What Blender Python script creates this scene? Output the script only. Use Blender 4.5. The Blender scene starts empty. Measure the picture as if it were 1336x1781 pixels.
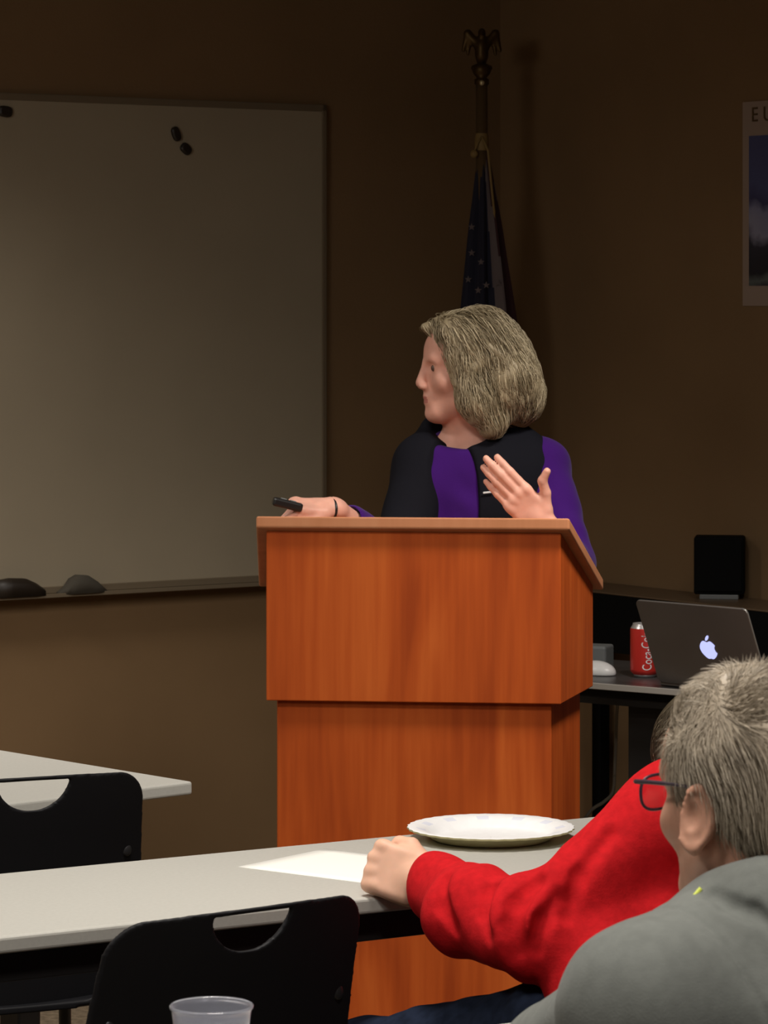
import bpy, bmesh, math, random
import numpy as np
from mathutils import Vector, Matrix
random.seed(7)
rng = np.random.default_rng(11)
SC = bpy.context.scene
COL = SC.collection
R = math.radians
PI = math.pi

# ---------------------------------------------------------------- camera, world, lights, exposure
F = 6000.0; EYE = 1.6; HY = 520.0
cam_data = bpy.data.cameras.new('camera')
cam = bpy.data.objects.new('camera', cam_data); COL.objects.link(cam)
cam.location = (0, 0, EYE); cam.rotation_euler = (R(90), 0, 0)
cam_data.sensor_fit = 'HORIZONTAL'; cam_data.sensor_width = 36
cam_data.lens = 36 * F / 1336
cam_data.shift_y = -(890.5 - HY) / 1336
cam_data.clip_start = 0.1; cam_data.clip_end = 60
cam_data.dof.use_dof = True; cam_data.dof.focus_distance = 5.8; cam_data.dof.aperture_fstop = 32
SC.camera = cam
SC.view_settings.view_transform = 'Standard'; SC.view_settings.look = 'None'
SC.view_settings.gamma = 1; SC.view_settings.use_curve_mapping = False
SC.view_settings.exposure = 0.0
world = bpy.data.worlds.new('world'); SC.world = world
world.use_nodes = True
world.node_tree.nodes['Background'].inputs[0].default_value = (1.0, 0.85, 0.66, 1)
world.node_tree.nodes['Background'].inputs[1].default_value = 0.0

def lamp(name, loc, target, power, size, spread, color=(1, 0.94, 0.86)):
    l = bpy.data.lights.new(name, 'AREA'); l.shape = 'DISK'; l.size = size
    l.energy = power; l.color = color; l.spread = R(spread)
    o = bpy.data.objects.new(name, l); COL.objects.link(o)
    o.location = loc
    o.rotation_euler = (Vector(target) - Vector(loc)).to_track_quat('-Z', 'Y').to_euler()
    return o
lamp('downlight_or_fill', (-0.15, 4.75, 2.66), (-0.10, 5.05, 0.7), 26, 0.5, 150)
lamp('downlight_or_fill', (0.35, 2.8, 2.66), (0.40, 3.4, 0.7), 17, 0.5, 135)
lamp('added_wall_wash', (-2.4, 3.0, 2.6), (-1.3, 8.4, 2.0), 4, 1.2, 60)  # added wall wash with no known fitting, lifts the upper left wall
lamp('downlight_or_fill', (-3.0, 6.0, 2.66), (-3.0, 6.0, 0), 24, 0.6, 150)  # added fill: general ambient for the left side of the room
lamp('downlight_or_fill', (-1.45, 7.05, 2.66), (-1.5, 7.15, 0), 15, 0.5, 125)  # added fill for the lower left wall, spread kept off the right wall
lamp('downlight_or_fill', (0.95, 6.25, 2.66), (0.40, 6.90, 1.0), 9, 0.4, 75)
lamp('downlight_or_fill', (-1.3, 3.3, 2.66), (-1.1, 3.6, 0.7), 14, 0.4, 150)

# ---------------------------------------------------------------- materials
def mat(name, color, rough=0.6, metal=0.0, spec=0.5, noise=None, emit=None, trans=0, sss=0, bump=None, coat=0, sheen=0):
    m = bpy.data.materials.new(name); m.use_nodes = True
    nt = m.node_tree; b = nt.nodes['Principled BSDF']
    b.inputs['Base Color'].default_value = (*color, 1)
    b.inputs['Roughness'].default_value = rough
    b.inputs['Metallic'].default_value = metal
    b.inputs['Specular IOR Level'].default_value = spec
    b.inputs['Coat Weight'].default_value = coat
    b.inputs['Sheen Weight'].default_value = sheen
    if trans: b.inputs['Transmission Weight'].default_value = trans; b.inputs['IOR'].default_value = 1.45
    if sss:
        b.inputs['Subsurface Weight'].default_value = sss
        b.inputs['Subsurface Radius'].default_value = (0.012, 0.004, 0.002)
        b.inputs['Subsurface Scale'].default_value = 0.5
    if emit:
        b.inputs['Emission Color'].default_value = (*emit[0], 1); b.inputs['Emission Strength'].default_value = emit[1]
    tc = nt.nodes.new('ShaderNodeTexCoord')
    if noise:   # (scale vector, strength, detail)
        mp = nt.nodes.new('ShaderNodeMapping'); mp.inputs['Scale'].default_value = noise[0]
        nz = nt.nodes.new('ShaderNodeTexNoise'); nz.inputs['Scale'].default_value = 1.0; nz.inputs['Detail'].default_value = noise[2]
        cr = nt.nodes.new('ShaderNodeValToRGB')
        k = noise[1]
        cr.color_ramp.elements[0].position = 0.32; cr.color_ramp.elements[1].position = 0.68
        cr.color_ramp.elements[0].color = (*[c * (1 - k) for c in color], 1)
        cr.color_ramp.elements[1].color = (*[min(1, c * (1 + k)) for c in color], 1)
        nt.links.new(tc.outputs['Object'], mp.inputs[0]); nt.links.new(mp.outputs[0], nz.inputs['Vector'])
        nt.links.new(nz.outputs['Fac'], cr.inputs[0]); nt.links.new(cr.outputs[0], b.inputs['Base Color'])
    if bump:    # (scale, strength, distance)
        n2 = nt.nodes.new('ShaderNodeTexNoise'); n2.inputs['Scale'].default_value = bump[0]; n2.inputs['Detail'].default_value = 4
        bp = nt.nodes.new('ShaderNodeBump'); bp.inputs['Strength'].default_value = bump[1]; bp.inputs['Distance'].default_value = bump[2]
        nt.links.new(tc.outputs['Object'], n2.inputs['Vector']); nt.links.new(n2.outputs['Fac'], bp.inputs['Height'])
        nt.links.new(bp.outputs[0], b.inputs['Normal'])
    return m

def wood_mat(name, c0, c1, c2, rough=0.4):
    m = bpy.data.materials.new(name); m.use_nodes = True
    nt = m.node_tree; b = nt.nodes['Principled BSDF']; L = nt.links.new
    tc = nt.nodes.new('ShaderNodeTexCoord')
    m1 = nt.nodes.new('ShaderNodeMapping'); m1.inputs['Scale'].default_value = (9, 9, 1.5)
    m2 = nt.nodes.new('ShaderNodeMapping'); m2.inputs['Scale'].default_value = (60, 60, 3)
    n1 = nt.nodes.new('ShaderNodeTexNoise'); n1.inputs['Scale'].default_value = 1; n1.inputs['Detail'].default_value = 3; n1.inputs['Distortion'].default_value = 0.7
    n2 = nt.nodes.new('ShaderNodeTexNoise'); n2.inputs['Scale'].default_value = 1; n2.inputs['Detail'].default_value = 4
    L(tc.outputs['Object'], m1.inputs[0]); L(tc.outputs['Object'], m2.inputs[0])
    L(m1.outputs[0], n1.inputs['Vector']); L(m2.outputs[0], n2.inputs['Vector'])
    mx = nt.nodes.new('ShaderNodeMath'); mx.operation = 'MULTIPLY_ADD'; mx.inputs[1].default_value = 0.3
    mb = nt.nodes.new('ShaderNodeMath'); mb.operation = 'MULTIPLY'; mb.inputs[1].default_value = 0.72
    L(n1.outputs['Fac'], mb.inputs[0]); L(n2.outputs['Fac'], mx.inputs[0]); L(mb.outputs[0], mx.inputs[2])
    cr = nt.nodes.new('ShaderNodeValToRGB'); e = cr.color_ramp.elements
    e[0].position = 0.36; e[0].color = (*c0, 1); e[1].position = 0.66; e[1].color = (*c2, 1)
    k = e.new(0.5); k.color = (*c1, 1)
    L(mx.outputs[0], cr.inputs[0]); L(cr.outputs[0], b.inputs['Base Color'])
    b.inputs['Roughness'].default_value = rough
    b.inputs['Specular IOR Level'].default_value = 0.2
    return m

def hair_mat(name, dark, light, rough=0.45):
    m = bpy.data.materials.new(name); m.use_nodes = True
    nt = m.node_tree; b = nt.nodes['Principled BSDF']; L = nt.links.new
    at = nt.nodes.new('ShaderNodeAttribute'); at.attribute_name = 'tone'
    cr = nt.nodes.new('ShaderNodeValToRGB'); e = cr.color_ramp.elements
    e[0].color = (*dark, 1); e[1].color = (*light, 1)
    L(at.outputs['Fac'], cr.inputs[0]); L(cr.outputs[0], b.inputs['Base Color'])
    b.inputs['Roughness'].default_value = rough; b.inputs['Specular IOR Level'].default_value = 0.3
    return m

M = {}
M['wall'] = mat('painted_wall', (0.235, 0.145, 0.072), 0.85, spec=0.2, noise=((3, 3, 3), 0.05, 3), bump=(180, 0.25, 0.002))
M['ceiling'] = mat('ceiling_tile', (0.45, 0.42, 0.36), 0.9, bump=(60, 0.4, 0.003))
M['carpet'] = mat('carpet', (0.20, 0.155, 0.105), 0.95, spec=0.1, noise=((60, 60, 60), 0.3, 4), bump=(300, 0.6, 0.004))
M['base'] = mat('baseboard_vinyl', (0.03, 0.025, 0.02), 0.5)
M['board'] = mat('whiteboard_enamel', (0.375, 0.315, 0.225), 0.6, spec=0.15, noise=((4, 4, 4), 0.03, 2))
M['alu'] = mat('aluminium', (0.22, 0.17, 0.11), 0.6, metal=0.3)
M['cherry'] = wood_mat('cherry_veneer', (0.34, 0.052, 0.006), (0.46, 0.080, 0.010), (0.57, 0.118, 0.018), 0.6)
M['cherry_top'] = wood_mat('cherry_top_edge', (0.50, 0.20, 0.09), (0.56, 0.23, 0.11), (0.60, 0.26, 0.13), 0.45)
M['laminate'] = mat('grey_laminate', (0.50, 0.49, 0.45), 0.5, spec=0.3, noise=((150, 150, 150), 0.03, 2))
M['edge'] = mat('table_edge_band', (0.46, 0.44, 0.38), 0.5)
M['blackmetal'] = mat('black_powder_coat', (0.012, 0.011, 0.011), 0.5)
M['blackplastic'] = mat('black_chair_plastic', (0.010, 0.010, 0.012), 0.55, spec=0.22, bump=(700, 0.2, 0.0005))
M['steel'] = mat('dull_steel', (0.07, 0.07, 0.075), 0.4, metal=0.8)
M['paper'] = mat('white_paper', (0.92, 0.91, 0.86), 0.7, spec=0.2)
M['plate'] = mat('paper_plate', (0.95, 0.95, 0.96), 0.45, spec=0.4, noise=((60, 60, 60), 0.02, 2))
M['plate_print'] = mat('plate_rim_print', (0.80, 0.82, 0.92), 0.5)
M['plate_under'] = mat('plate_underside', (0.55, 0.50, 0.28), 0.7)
M['clear'] = mat('clear_plastic', (0.80, 0.82, 0.92), 0.12, trans=0.8)
M['water'] = mat('water', (0.9, 0.95, 1.0), 0.0, trans=1.0)
M['skin_w'] = mat('skin_woman', (0.70, 0.36, 0.27), 0.5, spec=0.35, sss=0.15, noise=((30, 30, 30), 0.08, 3))
M['skin_m'] = mat('skin_man', (0.68, 0.36, 0.25), 0.5, spec=0.35, sss=0.15, noise=((30, 30, 30), 0.08, 3), bump=(250, 0.15, 0.001))
M['skin_r'] = mat('skin_seated', (0.76, 0.45, 0.32), 0.5, spec=0.3, sss=0.15, noise=((30, 30, 30), 0.06, 3))
M['lips'] = mat('lips', (0.50, 0.18, 0.15), 0.4, sss=0.1)
M['purple'] = mat('purple_knit', (0.048, 0.0085, 0.14), 0.9, spec=0.05, bump=(400, 0.3, 0.001), sheen=0.1)
M['vest'] = mat('black_vest_fabric', (0.008, 0.008, 0.012), 0.85, spec=0.1, bump=(90, 0.3, 0.002))
M['trouser'] = mat('black_trouser_fabric', (0.012, 0.012, 0.016), 0.9)
M['red'] = mat('red_fleece', (0.50, 0.010, 0.014), 0.9, spec=0.1, noise=((90, 90, 90), 0.10, 3), bump=(260, 0.4, 0.001))
M['jeans'] = mat('dark_denim', (0.013, 0.019, 0.038), 0.9, spec=0.1, noise=((60, 60, 60), 0.25, 3))
M['grey'] = mat('grey_sweatshirt', (0.175, 0.185, 0.172), 0.9, spec=0.12, noise=((70, 70, 70), 0.07, 4), bump=(420, 0.35, 0.001), sheen=0.1)
M['greydark'] = mat('grey_rib_knit', (0.10, 0.115, 0.105), 0.9, spec=0.1, bump=(300, 0.5, 0.001))
M['tag'] = mat('yellow_green_lanyard', (0.62, 0.70, 0.10), 0.6)
M['hair_w'] = hair_mat('hair_greyish_blonde', (0.15, 0.11, 0.055), (0.66, 0.55, 0.37))
M['hair_m'] = hair_mat('hair_grey_brown', (0.19, 0.15, 0.105), (0.64, 0.55, 0.43))
M['hair_r'] = hair_mat('hair_brown', (0.045, 0.033, 0.02), (0.12, 0.095, 0.06))
M['eye'] = mat('eye', (0.10, 0.06, 0.045), 0.15)
M['black'] = mat('black_gloss', (0.010, 0.009, 0.009), 0.3)
M['glasses'] = mat('dark_spectacle_frame', (0.035, 0.02, 0.035), 0.35)
M['lens'] = mat('spectacle_lens', (0.80, 0.72, 0.80), 0.03, trans=1.0)
M['brass'] = mat('dark_brass', (0.09, 0.05, 0.014), 0.45, metal=0.75)
M['brass_hi'] = mat('bright_brass', (0.85, 0.72, 0.45), 0.3, metal=0.6)
M['pole'] = mat('flag_pole_wood', (0.12, 0.07, 0.028), 0.5)
M['navy'] = mat('flag_navy', (0.010, 0.010, 0.026), 0.85)
M['flagred'] = mat('flag_red', (0.035, 0.008, 0.010), 0.85)
M['flagwhite'] = mat('flag_white', (0.13, 0.10, 0.10), 0.85)
M['fringe'] = mat('gold_fringe', (0.25, 0.16, 0.05), 0.7)
M['magnet'] = mat('dark_magnet', (0.02, 0.013, 0.008), 0.5)
M['eraser'] = mat('felt_eraser', (0.07, 0.06, 0.045), 0.9)
M['poster'] = mat('poster_paper', (0.36, 0.27, 0.22), 0.6)
M['posterdark'] = mat('poster_letter', (0.10, 0.055, 0.015), 0.6)
M['speaker'] = mat('speaker_black', (0.004, 0.004, 0.004), 0.8, spec=0.1)
M['laptop'] = mat('laptop_aluminium', (0.30, 0.27, 0.25), 0.5, metal=0.7)
M['laptop_edge'] = mat('laptop_edge', (0.45, 0.45, 0.43), 0.3, metal=0.7)
M['glow'] = mat('lit_emblem', (0.3, 0.32, 0.5), 0.4, emit=((0.50, 0.54, 1.0), 1.1))
M['screen'] = mat('laptop_screen', (0.05, 0.05, 0.07), 0.3, emit=((0.5, 0.6, 1.0), 0.4))
M['canred'] = mat('red_can_paint', (0.62, 0.035, 0.025), 0.35, metal=0.3)
M['canmetal'] = mat('can_metal', (0.75, 0.73, 0.72), 0.3, metal=0.7)
M['white'] = mat('white_plastic', (0.75, 0.75, 0.74), 0.35)
M['greybox'] = mat('grey_plastic', (0.16, 0.17, 0.17), 0.5)
M['darktable'] = mat('dark_table_laminate', (0.055, 0.052, 0.052), 0.35, spec=0.5)
M['tableedge'] = mat('light_table_edge', (0.40, 0.37, 0.33), 0.45)
M['credtop'] = mat('credenza_top', (0.13, 0.085, 0.05), 0.4)  # brown imitates the wall mirrored in a glossy dark top, reflection as colour
M['cord'] = mat('grey_cord', (0.28, 0.25, 0.20), 0.6)
pm = mat('poster_picture', (0.1, 0.1, 0.2), 0.5)
nt = pm.node_tree
tc = nt.nodes.new('ShaderNodeTexCoord'); nz = nt.nodes.new('ShaderNodeTexNoise'); nz.inputs['Scale'].default_value = 7; nz.inputs['Detail'].default_value = 5
sx = nt.nodes.new('ShaderNodeSeparateXYZ'); ma = nt.nodes.new('ShaderNodeMath'); ma.operation = 'MULTIPLY_ADD'; ma.inputs[1].default_value = 0.22
cr = nt.nodes.new('ShaderNodeValToRGB')
nt.links.new(tc.outputs['Object'], nz.inputs['Vector']); nt.links.new(tc.outputs['Object'], sx.inputs[0])
nt.links.new(nz.outputs['Fac'], ma.inputs[0]); nt.links.new(sx.outputs['Z'], ma.inputs[2]); nt.links.new(ma.outputs[0], cr.inputs[0])
es = cr.color_ramp.elements
es[0].position = 0.0; es[0].color = (0.02, 0.02, 0.03, 1); es[1].position = 1.0; es[1].color = (0.03, 0.03, 0.12, 1)
for p_, c_ in ((0.14, (0.03, 0.03, 0.04)), (0.17, (0.12, 0.14, 0.14)), (0.20, (0.015, 0.015, 0.025)), (0.27, (0.03, 0.03, 0.05)), (0.30, (0.30, 0.30, 0.42)), (0.34, (0.24, 0.25, 0.40)), (0.37, (0.05, 0.05, 0.14)), (0.42, (0.08, 0.09, 0.22))):
    k_ = es.new(p_); k_.color = (*c_, 1)
nt.links.new(cr.outputs[0], nt.nodes['Principled BSDF'].inputs['Base Color'])
M['picture'] = pm

# ---------------------------------------------------------------- object helpers
def link(name, me, parent=None, mats=(), smooth=None):
    o = bpy.data.objects.new(name, me); COL.objects.link(o)
    for m in mats: me.materials.append(m)
    if parent is not None: o.parent = parent
    if smooth is not None:
        me.polygons.foreach_set('use_smooth', [smooth] * len(me.polygons))
    return o

def thing(name, label, cat, loc=(0, 0, 0), rz=0, group=None):
    o = bpy.data.objects.new(name, None); COL.objects.link(o)
    o.location = loc; o.rotation_euler = (0, 0, rz); o.empty_display_size = 0.05
    o['label'] = label; o['category'] = cat
    if group: o['group'] = group
    return o

def tag(o, label, cat, group=None):
    o['label'] = label; o['category'] = cat
    if group: o['group'] = group
    return o

def struct(o): o['kind'] = 'structure'; return o

def place(o, loc=(0, 0, 0), rz=0): o.location = loc; o.rotation_euler = (0, 0, rz); return o

def fin(bm, name, mats, parent=None, smooth=False, bevel=0, seg=2):
    bmesh.ops.recalc_face_normals(bm, faces=bm.faces)
    me = bpy.data.meshes.new(name); bm.to_mesh(me); bm.free()
    if not isinstance(mats, (list, tuple)): mats = [mats]
    o = link(name, me, parent, mats, smooth)
    if bevel:
        b = o.modifiers.new('bevel', 'BEVEL'); b.width = bevel; b.segments = seg; b.limit_method = 'ANGLE'; b.angle_limit = R(40)
    return o

def box(bm, lo, hi, mi=0, mtx=None):
    vs = []
    for z in (lo[2], hi[2]):
        for x, y in ((lo[0], lo[1]), (hi[0], lo[1]), (hi[0], hi[1]), (lo[0], hi[1])):
            v = Vector((x, y, z)); vs.append(bm.verts.new(mtx @ v if mtx else v))
    for f in ((0, 3, 2, 1), (4, 5, 6, 7), (0, 1, 5, 4), (1, 2, 6, 5), (2, 3, 7, 6), (3, 0, 4, 7)):
        bm.faces.new([vs[i] for i in f]).material_index = mi
    return vs

def tube(bm, pts, r, seg=10, mi=0, cap=True, closed=False):
    pts = [Vector(p) for p in pts]; n = len(pts)
    rr = r if isinstance(r, (list, tuple)) else [r] * n
    rings = []; prev = None
    for i, p in enumerate(pts):
        if closed: t = pts[(i + 1) % n] - pts[i - 1]
        else: t = pts[min(i + 1, n - 1)] - pts[max(i - 1, 0)]
        t.normalize()
        if prev is None:
            a = Vector((0, 0, 1)) if abs(t.z) < 0.9 else Vector((1, 0, 0))
            u = t.cross(a).normalized()
        else: u = (prev - t * prev.dot(t)).normalized()
        prev = u; w = t.cross(u)
        rings.append([bm.verts.new(p + (u * math.cos(2 * PI * k / seg) + w * math.sin(2 * PI * k / seg)) * rr[i]) for k in range(seg)])
    rng_ = range(n if closed else n - 1)
    for i in rng_:
        a, b = rings[i], rings[(i + 1) % n]
        for k in range(seg):
            bm.faces.new((a[k], a[(k + 1) % seg], b[(k + 1) % seg], b[k])).material_index = mi
    if cap and not closed:
        bm.faces.new(rings[0][::-1]).material_index = mi; bm.faces.new(rings[-1]).material_index = mi

def bez(pts, n=8):
    P = [Vector(p) for p in pts]; out = []
    for i in range(len(P) - 1):
        p0 = P[max(i - 1, 0)]; p1 = P[i]; p2 = P[i + 1]; p3 = P[min(i + 2, len(P) - 1)]
        for k in range(n):
            t = k / n
            out.append(0.5 * ((2 * p1) + (p2 - p0) * t + (2 * p0 - 5 * p1 + 4 * p2 - p3) * t * t + (3 * p1 - p0 - 3 * p2 + p3) * t ** 3))
    out.append(P[-1]); return out

def lathe(bm, prof, seg=40, mi=None, wob=None, c=(0, 0, 0)):
    rings = []
    for j, (r, z) in enumerate(prof):
        ring = []
        for k in range(seg):
            a = 2 * PI * k / seg
            rr = r + (wob(j, a) if wob else 0)
            ring.append(bm.verts.new((c[0] + rr * math.cos(a), c[1] + rr * math.sin(a), c[2] + z)))
        rings.append(ring)
    for j in range(len(prof) - 1):
        for k in range(seg):
            f = bm.faces.new((rings[j][k], rings[j][(k + 1) % seg], rings[j + 1][(k + 1) % seg], rings[j + 1][k]))
            if mi: f.material_index = mi[j]
    return rings

def prism(bm, poly, z0, z1, mi=0):
    """poly: list of (x, y); z0 / z1: number or function of (x, y)."""
    fz = lambda z, p: z(*p) if callable(z) else z
    a = [bm.verts.new((p[0], p[1], fz(z0, p))) for p in poly]
    b = [bm.verts.new((p[0], p[1], fz(z1, p))) for p in poly]
    bm.faces.new(a[::-1]).material_index = mi; bm.faces.new(b).material_index = mi
    for i in range(len(poly)):
        j = (i + 1) % len(poly)
        bm.faces.new((a[i], a[j], b[j], b[i])).material_index = mi

def at(px, py, Y): return Vector(((px - 668) / F * Y, Y, EYE - (py - HY) / F * Y))

def copy_tree(o, parent=None):
    c = o.copy(); COL.objects.link(c)
    if parent is not None: c.parent = parent
    for ch in list(o.children): copy_tree(ch, c)
    return c

# ---------------------------------------------------------------- signed distance modelling
def fr(origin, x, y, z, s=1.0):
    """local frame -> (Rinv rows, origin, scale)"""
    A = np.array([x, y, z], float)
    A /= np.linalg.norm(A, axis=1)[:, None]
    return (A, np.array(origin, float), s)
ID = (np.eye(3), np.zeros(3), 1.0)
def toloc(T, P): return ((P - T[1]) @ T[0].T) / T[2]
def toworld(T, p): return np.asarray(p, float) * T[2] @ T[0] + T[1]

def ell(c, r, T=ID, rot=None):
    c = np.array(c, float); r = np.array(r if hasattr(r, '__len__') else (r, r, r), float)
    Rm = np.array(rot) if rot is not None else None
    def f(P):
        p = toloc(T, P) - c
        if Rm is not None: p = p @ Rm
        k0 = np.linalg.norm(p / r, axis=1); k1 = np.linalg.norm(p / (r * r), axis=1) + 1e-9
        return np.where(k0 < 1e-6, -r.min(), k0 * (k0 - 1) / k1) * T[2]
    return f

def cone(a, b, ra, rb, T=ID, flat=None):
    a = np.array(a, float); b = np.array(b, float); ba = b - a; L2 = ba @ ba
    def f(P):
        p = toloc(T, P) - a
        h = np.clip(p @ ba / L2, 0, 1)
        q = p - h[:, None] * ba
        if flat is not None: q = q * flat
        return (np.linalg.norm(q, axis=1) - (ra + (rb - ra) * h)) * T[2]
    return f

def rbox(c, half, rd, T=ID, rot=None):
    c = np.array(c, float); hf = np.array(half, float) - rd
    Rm = np.array(rot) if rot is not None else None
    def f(P):
        p = toloc(T, P) - c
        if Rm is not None: p = p @ Rm
        q = np.abs(p) - hf
        return (np.linalg.norm(np.maximum(q, 0), axis=1) + np.minimum(q.max(axis=1), 0) - rd) * T[2]
    return f

def smin(a, b, k):
    h = np.clip(0.5 + 0.5 * (b - a) / k, 0, 1)
    return b + (a - b) * h - k * h * (1 - h)

def sdf_eval(S, P):
    d = np.full(len(P), 1e3)
    for op, fn, k in S:
        e = fn(P)
        if op == '+': d = smin(d, e, k) if k > 0 else np.minimum(d, e)
        elif op == '-': d = -smin(-d, e, k) if k > 0 else np.maximum(d, -e)
        elif op == '&': d = np.maximum(d, e)
    return d

def sdf_mesh(S, lo, hi, h, B=14):
    lo = np.array(lo, float); hi = np.array(hi, float)
    nb = np.ceil((hi - lo) / (B * h)).astype(int)
    g = np.stack(np.meshgrid(*[np.arange(n) for n in nb], indexing='ij'), -1).reshape(-1, 3)
    cen = lo + (g + 0.5) * B * h
    rad = B * h * 0.87
    dc = sdf_eval(S, cen)
    act = np.abs(dc) < rad * 1.9 + 0.01
    g = g[act]; cen = cen[act]
    n = B + 2
    ii = np.stack(np.meshgrid(*[np.arange(-1, B + 1)] * 3, indexing='ij'), -1).reshape(-1, 3)
    allV = []; allid = []; allq = []
    N = nb * B + 4
    gid = lambda c: ((c[:, 0] + 1) * N[1] + (c[:, 1] + 1)) * N[2] + (c[:, 2] + 1)
    CH = 220
    for s in range(0, len(g), CH):
        gb = g[s:s + CH]; m = len(gb); cb = cen[s:s + CH]
        nodes = gb[:, None, :] * B + ii[None]
        P = (lo + nodes * h)
        D = np.full((m, n ** 3), 1e3)
        for op, fn, k in S:
            e = fn(cb)
            rel = (e < rad * 2.1 + k * 1.5 + 0.02) if op != '&' else np.ones(m, bool)
            if not rel.any(): continue
            e = fn(P[rel].reshape(-1, 3)).reshape(-1, n ** 3)
            d = D[rel]
            if op == '+': d = smin(d, e, k) if k > 0 else np.minimum(d, e)
            elif op == '-': d = -smin(-d, e, k) if k > 0 else np.maximum(d, -e)
            else: d = np.maximum(d, e)
            D[rel] = d
        D = D.reshape(m, n, n, n); Nd = nodes.reshape(m, n, n, n, 3)
        ins = D < 0
        c8 = [(a, b, c) for a in (0, 1) for b in (0, 1) for c in (0, 1)]
        cnt = sum(ins[:, a:n - 1 + a, b:n - 1 + b, c:n - 1 + c].astype(np.int8) for a, b, c in c8)
        mk = (cnt > 0) & (cnt < 8)
        idx = np.argwhere(mk)
        if len(idx) == 0: continue
        acc = np.zeros((len(idx), 3)); ct = np.zeros(len(idx))
        val = {q: D[idx[:, 0], idx[:, 1] + q[0], idx[:, 2] + q[1], idx[:, 3] + q[2]] for q in c8}
        for qa in c8:
            for ax in range(3):
                if qa[ax]: continue
                qb = list(qa); qb[ax] = 1; qb = tuple(qb)
                va, vb = val[qa], val[qb]
                cr_ = (va < 0) != (vb < 0)
                t = np.where(cr_, va / np.where(va == vb, 1, va - vb), 0)
                pt = np.tile(np.array(qa, float), (len(idx), 1)); pt[:, ax] += t
                acc += pt * cr_[:, None]; ct += cr_
        base = Nd[idx[:, 0], idx[:, 1], idx[:, 2], idx[:, 3]]
        allV.append(lo + (base + acc / ct[:, None]) * h); allid.append(gid(base))
        for ax in range(3):
            sl = [slice(1, n - 1)] * 3; s2 = [slice(1, n - 1)] * 3
            s2[ax] = slice(2, n)
            A = ins[(slice(None), *sl)]; C = ins[(slice(None), *s2)]
            e = np.argwhere(A != C)
            if len(e) == 0: continue
            flip = A[e[:, 0], e[:, 1], e[:, 2], e[:, 3]]
            b0 = Nd[e[:, 0], e[:, 1] + 1, e[:, 2] + 1, e[:, 3] + 1]
            u = np.zeros(3, int); v = np.zeros(3, int); u[(ax + 1) % 3] = 1; v[(ax + 2) % 3] = 1
            q = np.stack([gid(b0), gid(b0 - u), gid(b0 - u - v), gid(b0 - v)], 1)
            q[~flip] = q[~flip][:, ::-1]
            allq.append(q)
    V = np.concatenate(allV); I = np.concatenate(allid); Q = np.concatenate(allq)
    uid, first = np.unique(I, return_index=True)
    V = V[first]
    ok = np.isin(Q, uid).all(axis=1)
    return V, np.searchsorted(uid, Q[ok])

def carve(S, pts, r, k, y0, y1):
    """crease: a groove pressed into the surface facing the room along points seen at (px, py)."""
    W_ = []
    for px, py in pts:
        ys = np.linspace(y0, y1, 400); P = np.stack([(px - 668) / F * ys, ys, EYE - (py - HY) / F * ys], 1)
        d = sdf_eval(S, P); i = int(np.argmax(d < 0))
        if d[i] < 0: W_.append(P[i])
    return [('-', cone(a, b, r, r), k) for a, b in zip(W_, W_[1:])]

def vnormals(V, Q):
    nrm = np.cross(V[Q[:, 2]] - V[Q[:, 0]], V[Q[:, 3]] - V[Q[:, 1]])
    out = np.zeros_like(V)
    for k in range(4): np.add.at(out, Q[:, k], nrm)
    return out / (np.linalg.norm(out, axis=1)[:, None] + 1e-12)

def smoothv(V, Q, it=2, f=0.5):
    n = len(V)
    E = np.concatenate([Q[:, [0, 1]], Q[:, [1, 2]], Q[:, [2, 3]], Q[:, [3, 0]]])
    for _ in range(it):
        acc = np.zeros_like(V); c = np.zeros(n)
        np.add.at(acc, E[:, 0], V[E[:, 1]]); np.add.at(c, E[:, 0], 1)
        V = V * (1 - f) + f * acc / np.maximum(c, 1)[:, None]
    return V

def np_mesh(name, V, Fc, parent, mats, k=4, zone=None, smooth=True, tone=None):
    me = bpy.data.meshes.new(name)
    me.vertices.add(len(V)); me.vertices.foreach_set('co', np.asarray(V, np.float32).ravel())
    me.loops.add(Fc.size); me.loops.foreach_set('vertex_index', Fc.astype(np.int32).ravel())
    me.polygons.add(len(Fc)); me.polygons.foreach_set('loop_start', np.arange(len(Fc), dtype=np.int32) * k)
    for m in (mats if isinstance(mats, (list, tuple)) else [mats]): me.materials.append(m)
    if zone is not None: me.polygons.foreach_set('material_index', zone.astype(np.int32))
    if tone is not None:
        a = me.attributes.new('tone', 'FLOAT', 'POINT'); a.data.foreach_set('value', np.asarray(tone, np.float32))
    me.update(calc_edges=True); me.validate()
    me.polygons.foreach_set('use_smooth', [smooth] * len(me.polygons))
    o = bpy.data.objects.new(name, me); COL.objects.link(o)
    if parent is not None:
        o.parent = parent
        o.matrix_parent_inverse = Matrix.Translation(-parent.location)  # geometry is in world coordinates
    return o

def biggest(V, Q):
    n = len(V); lab = np.arange(n)
    E = np.concatenate([Q[:, [0, 1]], Q[:, [1, 2]], Q[:, [2, 3]]])
    while True:
        old = lab.copy(); m = np.minimum(lab[E[:, 0]], lab[E[:, 1]])
        np.minimum.at(lab, lab[E[:, 0]], m); np.minimum.at(lab, lab[E[:, 1]], m)
        np.minimum.at(lab, E[:, 0], m); np.minimum.at(lab, E[:, 1], m)
        lab = lab[lab]; lab = lab[lab]
        if (lab == old).all(): break
    u, c = np.unique(lab, return_counts=True); keep = lab == u[c.argmax()]
    idx = np.cumsum(keep) - 1
    return V[keep], idx[Q[keep[Q[:, 0]]]]

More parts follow.
